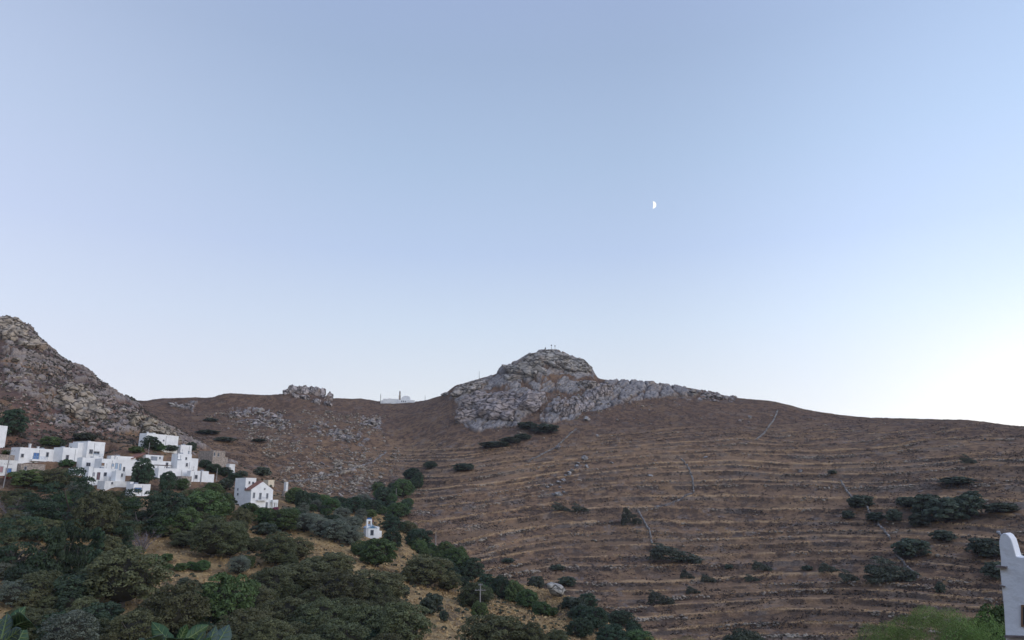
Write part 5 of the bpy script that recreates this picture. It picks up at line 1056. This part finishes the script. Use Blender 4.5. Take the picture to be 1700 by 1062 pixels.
# ------------------------------------------------------------------ near white house at the right edge
def near_house():
    r0 = 18.0; c = Vector(at_px(1680, 960, r0)); az_ = math.atan2(c.x, c.y); d = Vector((math.cos(az_ + .22), -math.sin(az_ + .22), 0)); nrm = Vector((-d.y, d.x, 0))
    if nrm.dot(c) < 0: nrm = -nrm
    O = [(1676, 1130), (1669.5, 1062), (1666.5, 1010), (1663, 975), (1659.5, 943), (1661.5, 939), (1661, 925), (1658.8, 908), (1658.5, 898), (1660.5, 890), (1664.5, 885.2), (1669, 884.8), (1674, 888), (1679, 895), (1682.5, 906), (1685.5, 917), (1687.5, 923.5), (1693, 924.8), (1705, 925.5), (1760, 927), (1900, 930), (1900, 1130)]
    root = empty('whitewashed_house', (c.x, c.y, zat(c.x, c.y))); tag(root, 'near white house with a rounded corner horn cut off by the right edge', 'house'); Mi = Matrix.Translation(-root.location)
    pts = [wall_hit(u, v, c, d) for u, v in O]; zg = zat(c.x, c.y) - 2; pts[0].z = zg; pts[0].x += d.x * .25; pts[0].y += d.y * .25; pts[-1].z = zg
    # horn (thin) and body (deep) as one solid wall
    def prism(idx, dep, name, m, off=0):
        n = len(idx); V = []; 
        for k in (0, 1):
            for p in idx: q = Mi @ (p + nrm * (off + dep * k)); V.append(tuple(q))
        Fs = [tuple(range(n))[::-1], tuple(range(n, 2 * n))] + [(i, (i + 1) % n, (i + 1) % n + n, i + n) for i in range(n)]
        bm = bmesh.new(); vs = [bm.verts.new(v) for v in V]
        for f in Fs: bm.faces.new([vs[i] for i in f])
        bmesh.ops.recalc_face_normals(bm, faces=bm.faces); bmesh.ops.triangulate(bm, faces=[f for f in bm.faces if len(f.verts) > 4])
        me = bpy.data.meshes.new(name); bm.to_mesh(me); bm.free(); me.materials.append(m); o = bpy.data.objects.new(name, me); COL.objects.link(o); o.parent = root
        bv = o.modifiers.new('b', 'BEVEL'); bv.width = .02; bv.segments = 2; bv.limit_method = 'ANGLE'; bv.angle_limit = .9; return o
    Mw = mat('rough_whitewash', (.67, .68, .69), .85, nscale=.9, namp=.13, bump=.02, bscale=7)
    prism(pts, .42, 'wall', Mw)
    body = [pts[0], pts[1], pts[3], pts[4], wall_hit(1668, 934, c, d), wall_hit(1900, 938, c, d), pts[-1]]; prism(body, 5.5, 'body', Mw, .425)
    for (u0, u1, v, t) in ((1655.5, 1673, 941.3, .035), (1661.5, 1669.5, 972.5, .022), (1670, 1712, 1057.5, .04)):
        a = wall_hit(u0, v, c, d); b = wall_hit(u1, v + (1.8 if u0 < 1670 else 1.5), c, d); V = []; Fs = []
        for q in (a, b):
            for (dn, dz) in ((-.11, 0), (.10, 0), (.10, t), (-.11, t)): w = Mi @ (q + nrm * dn + Vector((0, 0, dz))); V.append(tuple(w))
        Fs += [(0, 1, 2, 3), (7, 6, 5, 4), (0, 4, 5, 1), (1, 5, 6, 2), (2, 6, 7, 3), (3, 7, 4, 0)]; mk('slate_ledge', V, Fs, M_slate, root)
    # window with a reddish wooden frame
    fr = []; V = []; Fs = []
    def bar(u0, v0, u1, v1, d0, d1, Vx, Fx):
        q = [wall_hit(*t, c, d) for t in ((u0, v1), (u1, v1), (u1, v0), (u0, v0))]; b = len(Vx)
        for dn in (d0, d1):
            for p in q: Vx.append(tuple(Mi @ (p + nrm * dn)))
        Fx += [tuple(b + i for i in f) for f in ((0, 1, 2, 3), (7, 6, 5, 4), (0, 4, 5, 1), (1, 5, 6, 2), (2, 6, 7, 3), (3, 7, 4, 0))]
    bar(1695.5, 1004, 1698.5, 1040, -.03, .01, V, Fs); bar(1698.6, 1004, 1740, 1007, -.028, .01, V, Fs); bar(1698.6, 1037, 1740, 1040, -.028, .01, V, Fs); w = mk('window', V, Fs, M_brown, root)
    V = []; Fs = []; bar(1698.6, 1007.1, 1740, 1036.9, -.012, .008, V, Fs); mk('pane', V, Fs, M_glass, w)
    a = wall_hit(1660.5, 891, c, d); V = []; Fs = []; b = wall_hit(1655, 884.5, c, d); tube(V, Fs, [Mi @ (a + nrm * .15), Mi @ (b + nrm * .15)], [.03, .022], 6); tube(V, Fs, [Mi @ (b + nrm * .15), Mi @ (b + nrm * .15 + Vector((-.04, 0, .02)))], [.045, .02], 6); mk('drain_spout', V, Fs, M_gframe, root)
near_house()
# ------------------------------------------------------------------ near fig branches at the bottom left
def fig(name, label, base, leaves):
    root = empty(name, base); tag(root, label, 'fig branch', 'fig branches at the bottom left'); B0 = Vector(base); V = []; Fs = []
    for (u0, v0, u1, v1, r, wd, tilt, under) in leaves: pass
    stem = [Vector((0, 0, -2.2)), Vector((.02, .1, -1.0)), Vector((0, 0, -.25))]; tube(V, Fs, stem, [.045, .035, .022], 7); st = len(V)
    LV = []
    for (u0, v0, u1, v1, r, wd, tilt, under) in leaves:
        a = Vector(at_px(u0, v0, r)) - B0; b = Vector(at_px(u1, v1, r * (1.0 + tilt))) - B0; tube(V, Fs, [Vector((0, 0, -.25)), (a + Vector((0, 0, -.25))) * .5 + Vector((0, 0, -.03)), a], [.012, .007, .004], 5)
        ax = b - a; L = ax.length; ax.normalize(); view = (B0 + a).normalized(); side = ax.cross(view).normalized(); nr = side.cross(ax)
        side = (side * 1.0 + nr * (.35 if under else -.25)).normalized(); nr = side.cross(ax).normalized()
        P = [(0, 0), (.10, .30), (.28, .46), (.45, .40), (.55, .50), (.72, .44), (.86, .26), (1, 0)]
        n = len(P); LVx = []; LF = []
        for k, (s, w) in enumerate(P):
            bend = nr * (-.16 * L * s * s)
            for q in (-1, -.5, 0, .5, 1): LVx.append(a + ax * L * s + side * w * q * wd * L + bend + nr * (.10 * abs(q) * w * L))
        for k in range(n - 1):
            for q in range(4): LF.append((k * 5 + q, k * 5 + q + 1, (k + 1) * 5 + q + 1, (k + 1) * 5 + q))
        lf = mk('leaf', [tuple(v) for v in LVx], LF, M_figb if under else M_fig, root, smooth=True)
        so = lf.modifiers.new('t', 'SOLIDIFY'); so.thickness = .0016; so.offset = 0
        VV = []; FF = []; off = -nr * .003 if (nr.dot(view) > 0) else nr * .003
        tube(VV, FF, [a + ax * L * s + nr * (-.16 * L * s * s) + off for s in (0, .3, .6, .95)], [.0035, .003, .002, .001], 4)
        for s in (.15, .32, .5, .66):
            for q in (-1, 1):
                w = np.interp(min(1, s + .16), [p[0] for p in P], [p[1] for p in P])
                c0 = a + ax * L * s + nr * (-.16 * L * s * s) + off; s2 = min(.97, s + .16); c1 = a + ax * L * s2 + side * w * q * wd * L * .85 + nr * (-.16 * L * s2 * s2) + nr * (.085 * w * L) + off
                tube(VV, FF, [c0, c1], [.0018, .0008], 3)
        mk('vein', [tuple(v) for v in VV], FF, M_vein, lf)
    mk('stem', V, Fs, M_bark, root)
fig('fig_branch', 'blue green fig leaves at the bottom left corner', at_px(14, 1078, 3.2),
    [(16, 1043, 36, 1012, 3.2, .42, .03, False), (18, 1042, 60, 1018, 3.25, .40, -.05, False), (2, 1062, 14, 1022, 3.15, .5, .02, True), (-22, 1050, 8, 1028, 3.1, .5, 0, True), (2, 1068, 42, 1042, 3.1, .45, -.02, True), (24, 1076, 36, 1048, 3.2, .5, .04, False)])
fig('fig_branch', 'cluster of upright green fig leaves at the bottom edge left of centre', at_px(300, 1085, 3.6),
    [(286, 1070, 254, 1038, 3.6, .42, .03, False), (296, 1066, 310, 1035, 3.6, .5, 0, False), (302, 1066, 340, 1039, 3.65, .42, .03, False), (262, 1070, 250, 1050, 3.6, .6, -.03, True), (322, 1072, 343, 1047, 3.55, .42, 0, True), (342, 1078, 359, 1043, 3.6, .46, .02, True),
     (354, 1078, 378, 1045, 3.65, .5, .04, True), (240, 1074, 232, 1058, 3.6, .7, 0, True), (284, 1074, 295, 1049, 3.5, .4, -.04, False), (268, 1078, 280, 1054, 3.5, .5, 0, True), (310, 1080, 326, 1052, 3.5, .5, -.03, False), (330, 1082, 350, 1056, 3.5, .5, 0, False)])
# ------------------------------------------------------------------ moon
def moon():
    x, y, z = [float(q) for q in pdir(1083.2, 340)]; d = Vector((x, y, z)).normalized(); Dm = 9000; c = d * Dm; R_ = 6.2 / F_PX * Dm * .97
    right = d.cross(Vector((0, 0, 1))).normalized(); up = right.cross(d); V = []; Fs = []; n, m_ = 24, 8; rot = math.radians(-4)
    right, up = right * math.cos(rot) + up * math.sin(rot), up * math.cos(rot) - right * math.sin(rot)
    for i in range(n + 1):
        la = -math.pi / 2 + math.pi * i / n
        for j in range(m_ + 1):
            lo_ = math.asin(.20) + (math.pi / 2 - math.asin(.20)) * j / m_
            p = c + (right * math.cos(la) * math.sin(lo_) + up * math.sin(la) - d * math.cos(la) * math.cos(lo_)) * R_; V.append(tuple(p))
    for i in range(n):
        for j in range(m_): Fs.append((i * (m_ + 1) + j, i * (m_ + 1) + j + 1, (i + 1) * (m_ + 1) + j + 1, (i + 1) * (m_ + 1) + j))
    mm = bpy.data.materials.new('moonlight'); mm.use_nodes = True; q = mm.node_tree; e = q.nodes.new('ShaderNodeEmission'); e.inputs[0].default_value = (1, 1, .97, 1); e.inputs[1].default_value = 1.15
    q.links.new(e.outputs[0], q.nodes['Material Output'].inputs[0]); tag(mk('moon', V, Fs, mm, smooth=True), 'white half moon lit from the right in the blue sky', 'moon')
moon()
write_labels()
# ------------------------------------------------------------------ thin evening air
V = []; Fs = []; box(V, Fs, Matrix.Identity(4), -2400, 2400, -300, 1600, -175, 215)
hz = bpy.data.materials.new('haze_air'); hz.use_nodes = True; q = hz.node_tree; q.nodes.clear(); pv = q.nodes.new('ShaderNodeVolumePrincipled'); ho = q.nodes.new('ShaderNodeOutputMaterial')
pv.inputs['Color'].default_value = (.80, .86, 1, 1); pv.inputs['Density'].default_value = .00006; pv.inputs['Anisotropy'].default_value = .0; q.links.new(pv.outputs[0], ho.inputs['Volume'])
tag(mk('haze', V, Fs, hz), None, None, None, 'stuff')
